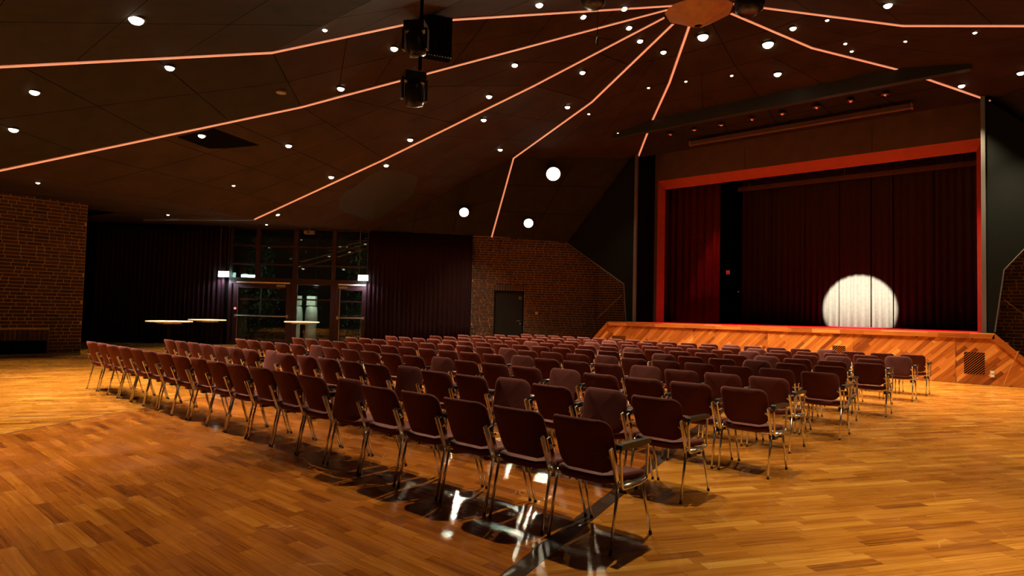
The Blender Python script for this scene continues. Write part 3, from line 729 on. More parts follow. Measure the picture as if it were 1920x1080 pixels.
# ------------------------------------------------------------------ ceiling downlights (u, v, size class)
DL = [(7.148, -.434, 2), (10.563, -.822, 1), (9.241, .736, 1), (11.954, -.826, 1), (14.877, .146, 0), (11.675, 2.279, 1), (14.043, 4.083, 0), (11.793, 4.336, 1), (9.263, 4.077, 1),
 (7.938, 4.413, 1), (11.025, 7.415, 1), (13.305, 6.486, 1), (12.57, 7.818, 1), (15.204, 8.438, 1), (14.825, 9.85, 1), (15.969, 6.342, 1), (7.575, 7.684, 1), (8.776, 8.094, 1),
 (9.77, 8.95, 1), (11.813, 11.894, 1), (13.36, 12.242, 1), (5.63, 6.162, 1), (5.782, 7.892, 1), (5.191, 8.642, 1), (5.625, 9.596, 1), (5.856, 10.545, 1), (5.745, 11.601, 1),
 (7.279, 10.062, 1), (8.673, 11.334, 1), (8.833, 12.682, 0), (6.747, 12.644, 0), (9.001, 14.715, 0), (5.769, 13.01, 0), (4.549, 13.259, 0), (4.666, 11.642, 3), (3.301, 12.414, 3),
 (3.476, 13.695, 2), (2.57, 11.961, 1), (1.756, 11.676, 0), (1.64, 12.804, 0), (.299, 10.085, 1), (.45, 13.009, 0), (-.824, 12.866, 0), (-.334, 15.861, 1), (-1.508, 15.277, 1),
 (6.981, 2.26, 0), (18.12, 3.995, 0), (18.42, 7.267, 0), (1.615, 13.32, 0)]
UNSEEN = [(5.4, -3.2, 1), (3.3, -3.2, 0), (3.2, 2.5, 1), (.6, 1.4, 1), (-2.2, 3.8, 1), (-4.2, 7.6, 1), (-1.2, 7.8, 1), (2.0, 6.6, 1), (-3.4, 12.2, 1), (8.4, -4.6, 2), (11.6, -4.6, 2), (9.6, -7.6, 2), (-3.4, 1.2, 1)]  # out-of-view lamps continuing the ceiling's, added to light floor and chair backs
FLOOD = [((11.60, 14.55, 6.51), 1), ((14.50, 12.92, 5.14), 0), ((12.98, 14.87, 4.86), 0)]
def dmesh(r):
    a = MB(); a.lathe([(r * .9, .03), (r * 1.15, .03), (r * 1.2, -.01), (r * .95, -.012), (r * .9, .0)], 18, cap=False)
    b = MB(); b.lathe([(r * .94, -.004), (r * .84, -r * .36), (r * .55, -r * .64), (r * .2, -r * .76), (r * .02, -r * .78)], 16)
    return a.mesh('rim', M['black'], True), b.mesh('lens', M['lens'], True)
DM = [dmesh(r) for r in (.045, .08, .10, .14)]
SECN = {}
names = ['above the leftmost glowing strip', 'between the first and second glowing strips', 'between the second and third glowing strips', 'between the third and fourth glowing strips',
         'between the fourth and fifth glowing strips', 'between the two strips that reach the stage', 'between the sixth and rightmost glowing strips', 'right of the rightmost glowing strip']
def secof(u, v):
    a = math.degrees(math.atan2(u - HC[0], v - HC[1]))
    for i, (lo, hi) in enumerate(((155, 181), (140, 155), (112, 140), (70, 112), (39.4, 70), (-39.4, 39.4), (-70, -39.4), (-181, -70))):
        if lo <= a < hi: return i
    return 0
bysec = {}
for t in DL: bysec.setdefault(secof(t[0], t[1]), []).append(t)
for s, L_ in bysec.items():
    L_.sort(key=lambda t: math.hypot(t[0] - HC[0], t[1] - HC[1]))
    for i, (u, v, c) in enumerate(L_):
        z = ceil_z(u, v) - .004
        r_ = thing('ceiling_downlight', 'lit round downlight %s, %s from the ceiling peak' % (names[s], WORD[i + 1]), 'downlight', P(u, v, z), 0, 'lit ceiling downlights')
        put('rim', DM[c][0], r_); put('lens', DM[c][1], r_)
        lamp('lamp', 'SPOT', (0, 0, -.14), P_DOWN * (.45, 1, 1.25, 1.7)[c], C_WARM, r_, None, .05, math.radians(76), .65)
for i, (u, v, c) in enumerate(UNSEEN):
    z = ceil_z(u, v) - .004
    r_ = thing('ceiling_downlight', 'added unseen downlight to brighten floor and chair backs, number %d' % (i + 1), 'downlight', P(u, v, z), 0, 'lit ceiling downlights')
    put('rim', DM[c][0], r_); put('lens', DM[c][1], r_)
    lamp('lamp', 'SPOT', (0, 0, -.14), P_UNSEEN * (.8, 1.15, 4.6)[c], C_WARM, r_, None, .05, math.radians(76), .65)
fl = ['large dazzling floodlight on the steep ceiling facet left of the stage', 'bright floodlight above the right window curtain, left of the fourth strip', 'bright floodlight over the brick wall, right of the fourth strip']
for (p, big), lb in zip(FLOOD, fl):
    r_ = thing('floodlight', lb, 'floodlight', P(*p), 0, 'floodlights'); a = (CP + Vector((-2, 4, 0)) - P(*p)); a.z -= 5.5; a.normalize(); rr = .26 if big else .18
    mb = MB(); mb.lathe([(rr * .5, -.16), (rr * 1.05, -.12), (rr * 1.12, .02), (rr, .02), (rr * .95, -.02)], 18, (0, 0, 0), a); mb.build('can', M['black'], r_, True)
    mb = MB(); mb.lathe([(rr * .97, -.01), (rr * .7, .02), (rr * .3, .035), (rr * .05, .04)], 18, (0, 0, 0), a); mb.build('lens', M['lens_big'], r_, True)
    mb = MB(); mb.tube([-a * .1, -a * .1 + Vector((0, 0, .5)) * (1 if big else .6)], .015, 6); mb.build('bracket', M['black'], r_)
    lamp('lamp', 'SPOT', a * .08, P_HUGE if big else P_BIG, C_WARM, r_, a, .12, math.radians(84), .9)

# ------------------------------------------------------------------ rigging: moving heads, louvre box, loudspeakers, small ceiling things
def on_ray(x, y, depth):
    d = CF + CR * ((x - 960) / 1159.66) - CU * ((y - 540) / 1159.66); return CP + d * depth
HP = Vector((-8.36, 3.00, 0))
e = on_ray(788, 110, 9.0)          # the pole the two heads hang from
E1 = Vector((-5.62, 2.93, 5.62)); E1 = e.copy()
zc = ceil_z(-E1.x, E1.y)
r_ = thing('rigging_pole', 'vertical black pole hanging from the ceiling, carrying two moving heads', 'pole', (E1.x, E1.y, zc - .03))
mb = MB(); mb.tube([Vector((0, 0, 0)), Vector((0, 0, 4.62 + .34 - zc))], .026, 10); mb.build('pipe', M['matte'], r_)
mb = MB(); mb.lathe([(.10, 0), (.10, -.03), (.03, -.05)], 12); mb.build('flange', M['matte'], r_)
for i, (zt, txt) in enumerate(((5.36, 'upper'), (4.62, 'lower'))):
    r_ = thing('moving_head_light', 'black moving head stage light, the %s of two on the hanging pole' % txt, 'stage light', (E1.x, E1.y - .10, zt), .6 + i * .5, 'moving heads')
    mb = MB(); mb.box((0, 0, .17), (.30, .24, .10)); mb.build('base', M['gloss'], r_)
    mb = MB(); mb.box((0, .04, .25), (.09, .10, .07)); mb.tube([Vector((0, .04, .28)), Vector((0, .04, .34))], .015, 8); mb.build('clamp', M['steel'], r_)
    mb = MB()
    for sx in (-1, 1): mb.box((sx * .17, 0, -.02), (.035, .10, .30))
    mb.box((0, 0, .115), (.375, .11, .04)); mb.build('yoke', M['black'], r_)
    ax = Vector((.15, .25, -1)).normalized()
    mb = MB(); mb.lathe([(.07, -.16), (.125, -.12), (.14, .02), (.135, .12), (.12, .19), (.10, .19)], 16, (0, 0, -.06), ax); hd = mb.build('head', M['gloss'], r_, True)
    mb = MB(); mb.lathe([(.10, .185), (.06, .20), (.01, .205)], 16, (0, 0, -.06), ax); mb.build('lens', plain('dark_lens', (.01, .01, .012), .35, 0, .3) if i == 0 else bpy.data.materials['dark_lens'], hd, True)
# louvred black box
lc = on_ray(818, 66, 11.6)
r_ = thing('louvre_box', 'black ribbed vent box under the ceiling behind the moving heads', 'vent', lc, math.atan2(CP.y - lc.y, CP.x - lc.x) + math.pi / 2 + .25)
mb = MB(); mb.box((0, .12, 0), (.62, .2, .78)); mb.build('case', M['matte'], r_)
for k in range(12): mb = MB(); mb.box((-.29 + k * .0527, -.0, 0), (.022, .05, .78)); mb.build('rib', M['black'], r_)
mb = MB(); zt = ceil_z(-lc.x, lc.y) - lc.z; mb.box((0, .12, (zt + .39) / 2), (.2, .12, zt - .39 - .04)); mb.build('duct', M['matte'], r_)
# loudspeakers by the hub
for (x, y, dp, sc, lb) in ((1405, 8, 12.6, 1.0, 'black round loudspeaker hanging right of the ceiling peak'), (1113, -2, 12.2, .85, 'black dome loudspeaker at the top edge, left of the ceiling peak')):
    c = on_ray(x, y, dp); r_ = thing('hanging_loudspeaker', lb, 'loudspeaker', c)
    mb = MB(); mb.lathe([(.06 * sc, .30 * sc), (.20 * sc, .22 * sc), (.29 * sc, .02 * sc), (.27 * sc, -.12 * sc), (.18 * sc, -.20 * sc), (.05 * sc, -.22 * sc)], 18); mb.build('cabinet', M['gloss'], r_, True)
    mb = MB(); mb.lathe([(.295 * sc, .04 * sc), (.305 * sc, .0), (.295 * sc, -.04 * sc)], 18, cap=False); mb.build('ring', M['black'], r_, True)
    zt = ceil_z(-c.x, c.y) - c.z; mb = MB(); mb.tube([Vector((0, 0, .28 * sc)), Vector((0, 0, zt))], .018, 8); mb.build('hanger', M['matte'], r_)
mp_ = on_ray(1120, 78, 13.5); zt = ceil_z(-mp_.x, mp_.y)
r_ = thing('hanging_microphone', 'tiny black hanging bracket between the second and fourth strips near the peak', 'microphone', mp_)
mb = MB(); mb.tube([Vector((0, 0, .1)), Vector((0, 0, zt - mp_.z))], .006, 6); mb.build('cable', M['matte'], r_)
mb = MB(); mb.lathe([(.02, -.10), (.035, -.02), (.03, .06), (.012, .12)], 10); mb.build('body', M['black'], r_, True)
# ceiling hatch and round grilles (lie just under the panels)
def under(pts, off):
    return [P(u, v, ceil_z(u, v) - off) for u, v in pts]
HT = [(11.84, 1.86), (11.355, 2.40), (12.14, 4.27), (12.685, 3.633)]
mb = MB(); q = under(HT, .012); mb.prism(q, Vector((0, 0, .01))); tag(mb.build('ceiling_hatch', M['matte']), 'black rectangular opening panel in the ceiling below the second glowing strip', 'hatch')
for (u, v, lb) in ((9.582, 2.923, 'small round grey grille in the ceiling between the first and second strips'), (15.737, 6.703, 'small round grey grille in the low ceiling right of the third strip end')):
    z = ceil_z(u, v); r_ = thing('ceiling_grille', lb, 'loudspeaker', P(u, v, z - .02)); mb = MB(); mb.lathe([(.10, .02), (.10, -.01), (.085, -.015)], 18); mb.build('rim', M['grey'], r_); mb = MB(); mb.lathe([(.08, -.012), (.02, -.016)], 16); mb.build('mesh', M['edge'], r_)

# ------------------------------------------------------------------ the dark door in the brick wall
def wl(s, z, off=0): u, v = L45(s, off); return P(u, v, z)
tW = (wl(1, 0) - wl(0, 0)).normalized(); nW = Vector((.70711, -.70711, 0)); RW = math.atan2(tW.y, tW.x)
def wbox(mb, s0, s1, z0, z1, o0, o1, mi=0):
    mb.hexa([wl(s0, z0, o0), wl(s1, z0, o0), wl(s1, z0, o1), wl(s0, z0, o1), wl(s0, z1, o0), wl(s1, z1, o0), wl(s1, z1, o1), wl(s0, z1, o1)], mi)
d1 = struct('door_1', 'plain dark door in the brown brick wall')
mb = MB(); wbox(mb, DO0 + .05, DO1 - .05, .01, 2.25, -.10, -.05); mb.build('leaf', M['doordark'], d1)
mb = MB(); wbox(mb, DO0, DO0 + .05, 0, 2.30, -.14, -.01); wbox(mb, DO1 - .05, DO1, 0, 2.30, -.14, -.01); wbox(mb, DO0, DO1, 2.25, 2.30, -.14, -.01); mb.build('jamb', M['matte'], d1)
mb = MB(); wbox(mb, DO0 - .05, DO1 + .05, 0, 2.4, -.4, -.30); mb.build('dark_backing', M['matte'], d1)
hs = DO0 + .13
mb = MB(); mb.tube([wl(hs, 1.13, -.05), wl(hs, 1.13, -.0), wl(hs + .15, 1.13, -.0)], .011, 8); h = mb.build('handle', M['steel'], d1)
mb = MB(); mb.lathe([(.026, 0), (.026, .012), (.02, .014)], 14, wl(hs, 1.03, -.05), nW); mb.build('lock', M['chrome'], d1)
mb = MB(); wbox(mb, DO0 + .09, DO0 + .21, 1.96, 2.09, -.05, -.045); sg_ = mb.build('sign_plate', M['doordark'], d1)
for a, b in ((.095, .135), (.155, .205)): mb = MB(); wbox(mb, DO0 + a, DO0 + b, 1.965, 2.085, -.045, -.041); mb.build('pictogram', M['edge'], sg_)
r_ = thing('call_point', 'small red and white alarm call point on the brick wall right of the dark door', 'alarm button', wl(1.14, 1.40, .012), RW)
mb = MB(); mb.box((0, 0, .055), (.12, .05, .12)); mb.build('box', plain('alarm_red', (.5, .03, .02), .4), r_)
mb = MB(); sgn = -1 if Vector((0, -1, 0)).dot(Matrix.Rotation(-RW, 3, 'Z') @ nW) > 0 else 1
mb.box((0, sgn * .027, .055), (.09, .006, .09)); mb.build('face', M['white'], r_)
mb = MB(); mb.box((0, sgn * .032, .055), (.018, .006, .07)); mb.box((0, sgn * .032, .055), (.07, .006, .014)); mb.build('mark', bpy.data.materials['alarm_red'], r_)

# ------------------------------------------------------------------ glazed wall with two doors
GL, GR = 12.80, 7.60          # s range of the glazing
win = struct('window_1', 'dark glazed wall with oxblood frames looking out to the night')
def member(name, s0, s1, z0, z1, o0=-.06, o1=.05, mat='frame', par=None):
    mb = MB(); wbox(mb, s0, s1, z0, z1, o0, o1); return mb.build(name, M[mat], par or win)
for s, w2 in ((12.78, .10), (11.80, .16), (10.40, .18), (8.97, .16), (7.62, .1)): member('mullion', s - w2 / 2, s + w2 / 2, 2.42 if s in (11.80,) else 0, 4.46)
for z, h in ((2.42, .22), (3.05, .06), (3.75, .06)): member('transom', GR, GL, z - h / 2, z + h / 2, -.05, .04)
member('sill', GR, GL, 0, .08); member('head', GR, GL, 4.40, 4.50)
xs = [12.73, 11.88, 11.72, 10.49, 10.31, 9.05, 8.89, 7.67]
for i in range(4):
    for z0, z1 in ((2.53, 3.02), (3.08, 3.72), (3.78, 4.40)):
        member('pane', xs[2 * i + 1], xs[2 * i], z0, z1, -.008, .0, 'glass')
member('pane', 9.05, 10.31, 1.78, 2.31, -.008, 0, 'glass'); member('pane', 9.05, 10.31, .08, 1.72, -.008, 0, 'glass'); member('transom', 9.05, 10.31, 1.72, 1.78, -.04, .03)
def gdoor(n, s0, s1, txt, hinge):
    d_ = struct('door_%d' % n, txt); w2 = .20
    mb = MB()
    wbox(mb, s0, s0 + w2, .02, 2.30, -.03, .03); wbox(mb, s1 - w2, s1, .02, 2.30, -.03, .03); wbox(mb, s0 + w2, s1 - w2, 2.14, 2.30, -.03, .03); wbox(mb, s0 + w2, s1 - w2, .02, .22, -.03, .03)
    mb.build('leaf_frame', M['frame'], d_)
    member('glazing_bar', s0 + w2, s1 - w2, 1.70, 1.74, -.02, .02, 'frame', d_)
    member('pane', s0 + w2, s1 - w2, 1.74, 2.14, -.006, .006, 'glass', d_); member('pane', s0 + w2, s1 - w2, .22, 1.70, -.006, .006, 'glass', d_)
    mb = MB(); mb.tube([wl(s0 + .1, 1.09, .10), wl(s1 - .1, 1.09, .10)], .028, 10); pb = mb.build('panic_bar', M['steel'], d_)
    for s in (s0 + .12, s1 - .12): mb = MB(); wbox(mb, s - .03, s + .03, 1.03, 1.15, .03, .12); mb.build('bar_bracket', M['steel'], pb)
    mb = MB(); wbox(mb, s0 + .08, s1 - .12, 2.33, 2.38, .04, .10); mb.build('closer_rail', M['white'], d_)
    c0 = s0 + .24 if hinge else s1 - .45
    mb = MB(); wbox(mb, c0, c0 + .32, 2.20, 2.29, .03, .09); mb.build('door_closer', M['steel'], d_)
    mb = MB(); mb.tube([wl(s1 - w2 * .9, .1, .05), wl(s1 - w2 * .9, 2.2, .05)], .012, 6); mb.build('lock_rod', M['steel'], d_)
gdoor(2, 10.50, 12.66, 'left oxblood framed glass door with a panic bar', True)
gdoor(3, 7.66, 8.88, 'right oxblood framed glass door half behind the curtain', False)
slab('wall_left_window_head', L45(15.8, -.02), L45(3.69, -.02), 4.36, 4.9, 'ceil')
slab('wall_left_window_right', L45(7.58, -.05), L45(3.69, -.05), 0, 4.5, 'matte')
slab('wall_left_window_left', L45(18.5, -.05), L45(12.85, -.05), 0, 4.5, 'matte')
curtain('window_curtain', 'dark wine velvet curtain between the right glass door and the brick wall', L45(7.70, .16), L45(3.72, .16), .03, 4.36, 'velvet', .17, .05, 'window curtains', 51)
curtain('window_curtain', 'dark wine velvet curtain at the left of the glass doors', L45(17.6, .16), L45(12.95, .16), .03, 4.36, 'velvet', .17, .05, 'window curtains', 52)
for s, nm in ((12.92, 'left'), (7.80, 'right')):
    r_ = thing('exit_sign', 'glowing white green exit sign on two rods above the %s glass door' % nm, 'exit sign', wl(s, 2.52, .34), RW, 'exit signs')
    mb = MB(); mb.box((0, 0, .105), (.36, .07, .21)); mb.build('light_box', M['exit'], r_)
    mb = MB(); mb.box((0, 0, .22), (.40, .09, .03)); mb.build('cap', M['edge'], r_)
    for x in (-.15, .15): mb = MB(); mb.tube([Vector((x, 0, .23)), Vector((x, 0, 1.92))], .009, 6); mb.build('rod', M['edge'], r_)
    lamp('lamp', 'SPOT', Vector((0, 0, -.03)), 60, (.75, .80, 1.0), r_, None, .08, math.radians(160), .3)
r_ = thing('alarm_lamp', 'small glowing red lamp on the frame of the left glass door', 'indicator light', wl(12.56, 1.36, .035), RW)
mb = MB(); mb.box((0, 0, 0), (.12, .05, .12)); mb.build('box', M['black'], r_)
mb = MB(); mb.lathe([(.04, .0), (.035, .02), (.01, .03)], 14, (0, sgn * .026, 0), (0, sgn, 0)); mb.build('lens', M['redlamp'], r_)
r_ = thing('ceiling_projector', 'pale grey box fixed under the ceiling edge over the glazed wall', 'projector', wl(9.8, 4.20, .5), RW)
mb = MB(); mb.box((0, 0, .06), (.36, .26, .12)); mb.build('case', M['grey'], r_)
mb = MB(); mb.lathe([(.04, 0), (.045, .03), (.02, .03)], 12, (0, sgn * .13, .05), (0, sgn, 0)); mb.build('lens', M['black'], r_); mb = MB(); mb.tube([Vector((0, 0, .12)), Vector((0, 0, .25))], .02, 8); mb.build('bracket', M['grey'], r_)
# outside: paving, planting, a lit wall, draped furniture
mb = MB(); a, b, c, d_ = wl(20, -.03, -.15), wl(2, -.03, -.15), wl(2, -.03, -14), wl(20, -.03, -14); mb.prism([a, b, c, d_], Vector((0, 0, -.08))); mb.build('ground', M['paving'])['kind'] = 'structure'
slab('wall_outside', L45(18, -10), L45(2, -10), 0, 5.2, 'outwall')
rnd = random.Random(9)
for i, (s, o, h, r0) in enumerate(((12.4, -2.2, 4.2, .8), (10.9, -4.2, 2.1, .7), (8.3, -2.4, 4.2, .8), (6.6, -2.6, 2.4, .6))):
    r_ = thing('shrub', ('tall leafy shrub outside the left glass door', 'low leafy shrub outside the left glass door', 'tall leafy shrub outside the right glass door', 'low leafy shrub outside the right glass door')[i], 'shrub', wl(s, -.03, o))
    mb = MB()
    for k in range(900):
        z = rnd.random() * h; rr = r0 * math.sqrt(rnd.random()) * (1 - .5 * (z / h) ** 2); a = rnd.random() * 6.28
        c = Vector((rr * math.cos(a), rr * math.sin(a), z + .15)); d_ = Vector((rnd.gauss(0, 1), rnd.gauss(0, 1), rnd.gauss(0, .7))).normalized(); x = d_.orthogonal().normalized(); l = .05 + .05 * rnd.random()
        mb.face([c - d_ * l, c + x * l * .45, c + d_ * l, c - x * l * .45])
    o = mb.build('foliage', M['leaf'], r_); o['kind'] = 'stuff'
    mb = MB(); mb.tube([Vector((0, 0, 0)), Vector((.05, 0, h * .4)), Vector((0, .05, h * .8))], [.05, .035, .015], 8); mb.build('stem', M['outwall'], r_)
for i, (s, z1) in enumerate(((10.02, 1.0), (10.62, 1.0))):
    r_ = thing('draped_stack', 'pale sheet-covered stack of furniture outside behind the glass, %s of two' % ('right', 'left')[i], 'covered furniture', wl(s, -.03, -1.1), RW)
    mb = MB(); mb.lathe([(.23, 0), (.26, .3), (.22, .62), (.27, .95), (.25, 1.30), (.21, 1.50), (.10, 1.56)], 7); mb.build('drape', M['sheet'], r_, True)
    mb = MB(); mb.box((0, 0, 1.75), (.34, .30, .38)); mb.box((0, 0, 1.55), (.14, .14, .06)); mb.build('wrapped_top', M['sheet'], r_)
r_ = thing('outdoor_lamp', 'bluish white wall lamp seen through the glass over the middle pane', 'lamp', wl(9.72, 2.44, -.42), RW)
mb = MB(); mb.box((0, 0, 0), (.55, .10, .07)); mb.build('tube', M['white_lum'], r_); mb = MB(); mb.box((0, 0, .06), (.6, .14, .05)); mb.build('housing', M['edge'], r_); mb = MB(); mb.tube([Vector((0, 0, .08)), Vector((0, 0, 1.95))], .012, 6); mb.build('post', M['edge'], r_)
lamp('lamp', 'POINT', Vector((0, 0, -.12)), 30, (.85, 1.0, .85), r_, None, .12)
r_ = thing('outdoor_lamp', 'white glowing lamp outside over the left glass door', 'lamp', wl(12.35, 2.62, -.6), RW)
mb = MB(); mb.box((0, 0, 0), (.5, .10, .09)); mb.build('tube', M['exit'], r_); mb = MB(); mb.box((0, 0, .07), (.55, .14, .05)); mb.build('housing', M['edge'], r_); mb = MB(); mb.box((0, sgn * .28, .07), (.04, .55, .04)); mb.build('arm', M['edge'], r_)
lamp('lamp', 'POINT', Vector((0, 0, -.12)), 6, (.8, 1.0, .9), r_, None, .12)
# high tables with white tops
for (u, v, dia, lb) in ((11.755, 1.84, .87, 'left one before the dark curtain'), (13.311, 3.259, .84, 'right one before the dark curtain'), (11.74, 4.829, .82, 'standing before the left glass door')):
    r_ = thing('high_table', 'high round white-topped table on a black column, ' + lb, 'table', P(u, v, 0), 0, 'high tables')
    mb = MB(); mb.lathe([(dia / 2 - .01, 1.075), (dia / 2, 1.082), (dia / 2, 1.096), (dia / 2 - .008, 1.10)], 32); mb.build('table_top', M['white'], r_)
    mb = MB(); mb.tube([Vector((0, 0, .03)), Vector((0, 0, 1.075))], .035, 12); mb.build('column', M['matte'], r_)
    mb = MB(); mb.lathe([(.26, 0), (.26, .015), (.05, .04)], 24); mb.build('base', M['matte'], r_)
    mb = MB(); mb.box((0, 0, 1.055), (.36, .36, .035)); mb.build('plate', M['steel'], r_)

# ------------------------------------------------------------------ chairs
def rrect(w, h, r, n=5):
    pts = []
    for cx, cy, a0 in ((w / 2 - r, h / 2 - r, 0), (-w / 2 + r, h / 2 - r, 90), (-w / 2 + r, -h / 2 + r, 180), (w / 2 - r, -h / 2 + r, 270)):
        for k in range(n + 1): a = math.radians(a0 + 90 * k / n); pts.append((cx + r * math.cos(a), cy + r * math.sin(a)))
    return pts
def pad(w, h, r, th, bend, seat=False):
    """rounded cushion in local (x, y=thickness, z) built as rings from rim to centre on both faces"""
    out = rrect(w, h, r); n = len(out); mb = MB(); vs = []; fs = []
    rings = [(1.0, 0), (.985, .5), (.94, .9), (.80, 1.0), (.45, 1.0), (.0, 1.0)]
    def pt(k, q, sidev):
        sc, t = rings[k]; x, z = q[0] * (1 - (1 - sc) * (.25 / (w / 2) if 0 else 1)), q[1] * sc
        y = sidev * t * th / 2
        return bend(x, y, z)
    idx = {}
    for sd in (1, -1):
        for k in range(len(rings)):
            if k == 0 and sd == -1: idx[(sd, 0)] = idx[(1, 0)]; continue
            if k == len(rings) - 1: idx[(sd, k)] = len(vs); vs.append(pt(k, (0, 0), sd)); continue
            idx[(sd, k)] = len(vs)
            for q in out: vs.append(pt(k, q, sd))
        for k in range(len(rings) - 1):
            a, b = idx[(sd, k)], idx[(sd, k + 1)]
            for i in range(n):
                j = (i + 1) % n
                if k == len(rings) - 2: fs.append((a + i, a + j, b))
                else: fs.append((a + i, a + j, b + j, b + i))
    mb.add(vs, fs); return mb
LEAN = math.radians(21.5)
def back_bend(x, y, z):
    y2 = y + 1.6 * x * x * 1.0 - .045 * 0 + .10 * max(0, -z - .10) ** 1 * 0
    return Vector((x, y2 * math.cos(LEAN) - z * math.sin(LEAN), z * math.cos(LEAN) + y2 * math.sin(LEAN)))
def seat_bend(x, y, z):     # z runs front(+)/rear(-)
    lift = .9 * max(0, -z - .10) ** 2 + x * x * (.80 if z < 0 else .35) - 1.3 * max(0, z - .13) ** 2
    return Vector((x, z, y + lift))
BACK_O = Vector((0, .020, .618))
me_back = pad(.435, .362, .085, .036, back_bend).mesh('backrest', M['plum'], True)
me_seat = pad(.45, .47, .09, .052, seat_bend).mesh('seat', M['plum'], True)
SX = .228
def legmesh(a, b):
    mb = MB(); a, b = Vector(a), Vector(b); k = a + (b - a) * (.016 / (b - a).length)
    mb.tube([k, b], .0105, 8, 0); mb.tube([a, k + (b - a) * .01], .0118, 8, 1); return mb.mesh('leg', [M['chrome'], M['black']], True)
me_leg = {}
for s in (-1, 1):
    me_leg[('r', s)] = legmesh((s * SX, .04, 0), (s * SX, .128, .424)); me_leg[('f', s)] = legmesh((s * SX, .55, 0), (s * SX, .425, .372))
mb = MB()
for s in (-1, 1):
    mb.tube([Vector((s * SX, .110, .405)), Vector((s * SX, .20, .395)), Vector((s * SX, .445, .375))], .0115, 8)
    mb.lathe([(.017, -.02), (.017, .02)], 10, (s * SX, .124, .408), (1, 0, 0))
    mb.tube([Vector((s * SX, .124, .408)), Vector((s * .19, .15, .40))], .009, 6)
mb.tube([Vector((-SX, .40, .366)), Vector((SX, .40, .366))], .011, 8); mb.tube([Vector((-SX, .19, .384)), Vector((SX, .19, .384))], .011, 8)
me_frame = mb.mesh('seat_frame', M['chrome'], True)
me_post = {}
for s in (-1, 1):
    mb = MB(); mb.bar(Vector((s * .232, .118, .385)), Vector((s * .232, .020, .632)), .012, .032, 0, Vector((0, 1, 0))); mb.tube([Vector((s * .235, .05, .56)), Vector((s * .20, .047, .585))], .009, 6); me_post[s] = mb.mesh('back_post', M['chrome'])
def arc(c, r, a0, a1, n=5):
    return [Vector((0, c[0] + r * math.cos(math.radians(a0 + (a1 - a0) * k / n)), c[1] + r * math.sin(math.radians(a0 + (a1 - a0) * k / n)))) for k in range(n + 1)]
XA = .262
path = [Vector((0, .215, .378)), Vector((0, .15, .380))] + arc((.135, .41), .03, 270, 180, 4) + [Vector((0, .088, .56))] + arc((.108, .598), .024, 185, 95, 4) + [Vector((0, .24, .624))] + arc((.408, .600), .024, 90, -5, 4) + [Vector((0, .418, .46))] + arc((.398, .415), .024, 0, -75, 4) + [Vector((0, .33, .378)), Vector((0, .215, .378))]
mb = MB(); mb.tube([p + Vector((XA, 0, 0)) for p in path], .0095, 8); mb.bar(Vector((.245, .14, .392)), Vector((.245, .41, .385)), .04, .008)
me_arm = mb.mesh('arm_frame', M['chrome'], True)
mb = MB(); q = [(.06, .628), (.068, .652), (.085, .660), (.425, .650), (.437, .642), (.437, .622), (.42, .618), (.075, .622)]
mb.prism([Vector((XA - .022, a, b)) for a, b in q], Vector((.044, 0, 0))); me_pad = mb.mesh('arm_pad', M['black'])
mb = MB(); mb.box((.20, .27, .345), (.055, .10, .045)); mb.box((.225, .36, .355), (.03, .03, .05)); me_link = mb.mesh('row_connector', M['black'])

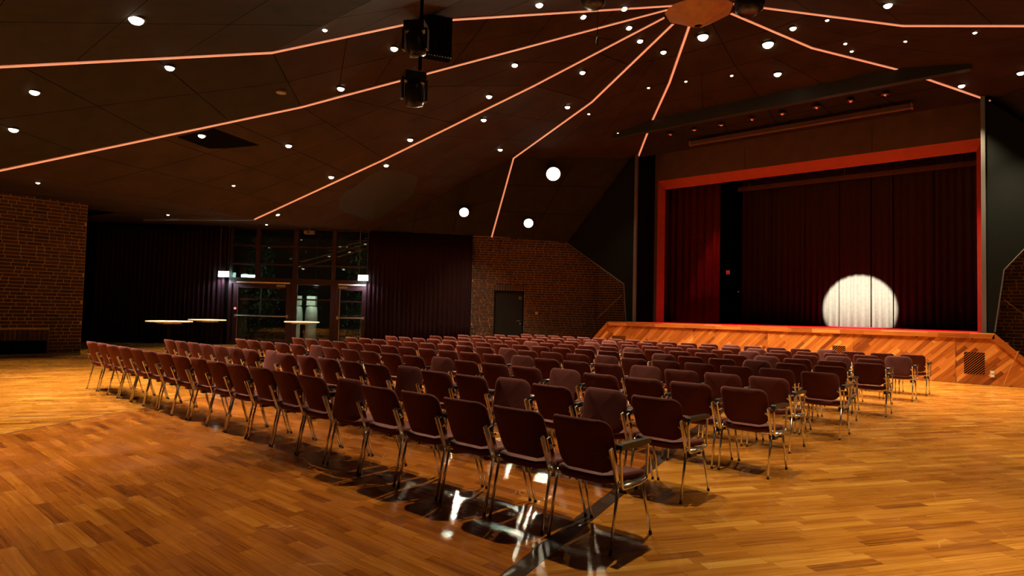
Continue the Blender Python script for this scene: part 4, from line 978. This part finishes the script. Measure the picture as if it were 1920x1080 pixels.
PITCH0, DV = .51, 1.2613
START = [0.0, .154, -.078, .124, -.077, .12, -.122, .10, -.103, -.16]
ENDU = [10.2, 10.45, 10.32, 10.37, 10.28, 10.47, 10.25, 10.5, 10.3, 10.35]
TIPPED = {(0, 5), (1, 3), (1, 6), (1, 12), (1, 1) , (2, 4), (2, 8), (2, 14), (3, 3), (3, 7), (4, 6), (4, 10), (5, 2), (5, 5), (6, 3), (6, 8), (7, 1), (7, 4), (7, 11), (8, 5), (8, 0), (9, 7), (9, 3), (6, 13), (8, 12)}
ROWN = ['nearest', 'second', 'third', 'fourth', 'fifth', 'sixth', 'seventh', 'eighth', 'ninth', 'farthest']
rnd = random.Random(21)
for k in range(10):
    pitch = (ENDU[k] - START[k]) / 20
    for n in range(20):
        u = START[k] + (n + .5) * pitch; tip = (k, n) in TIPPED
        arm = n == 0 or (not (k == 0 and n == 1) and rnd.random() < .72)
        where = 'at aisle end of' if n == 0 else ('at left end of' if n == 19 else '%s from aisle end of' % WORD[n + 1])
        look = 'plum chrome-legged chair' + (' with backrest tipped forward' if tip else '') + (' with black armrest' if n == 0 and not tip else '')
        c = thing('stacking_chair', '%s, %s %s row' % (look, where, ROWN[k]), 'chair', P(u, DV * k + rnd.gauss(0, .006), 0), rnd.gauss(0, .012), 'rows of audience chairs')
        put('seat', me_seat, c, (0, .300, .396))
        b = put('backrest', me_back, c, BACK_O)
        b.rotation_euler = (-.52 if tip else rnd.gauss(0, .02), 0, 0)
        if tip: b.location = BACK_O + Vector((0, .01, .012))
        for s in (-1, 1):
            put('leg', me_leg[('r', s)], c); put('leg', me_leg[('f', s)], c); put('back_post', me_post[s], c)
        put('seat_frame', me_frame, c)
        if arm:
            a = put('arm_frame', me_arm, c); put('arm_pad', me_pad, a); put('row_connector', me_link, c)

# ------------------------------------------------------------------ follow spot on the backcloth
fs_pos = P(3.2, 5.6, 7.0); tgt = P(3.32, VB, 1.88)
zc = ceil_z(3.2, 5.6)
r_ = thing('follow_spot', 'black profile spot hanging above the seats, aimed at the backcloth', 'stage light', fs_pos)
ax = (tgt - fs_pos).normalized()
mb = MB(); mb.lathe([(.07, -.30), (.10, -.25), (.10, .10), (.08, .28), (.085, .30), (.07, .30)], 16, (0, 0, 0), ax); mb.build('barrel', M['matte'], r_, True)
mb = MB(); mb.tube([Vector((0, 0, .09)), Vector((0, 0, zc - fs_pos.z))], .018, 8); mb.build('hanger', M['matte'], r_)
lamp('lamp', 'SPOT', ax * .32, P_FOLLOW, (1, .95, .82), r_, ax, .02, 2 * math.atan(1.30 / (tgt - fs_pos).length), .22)
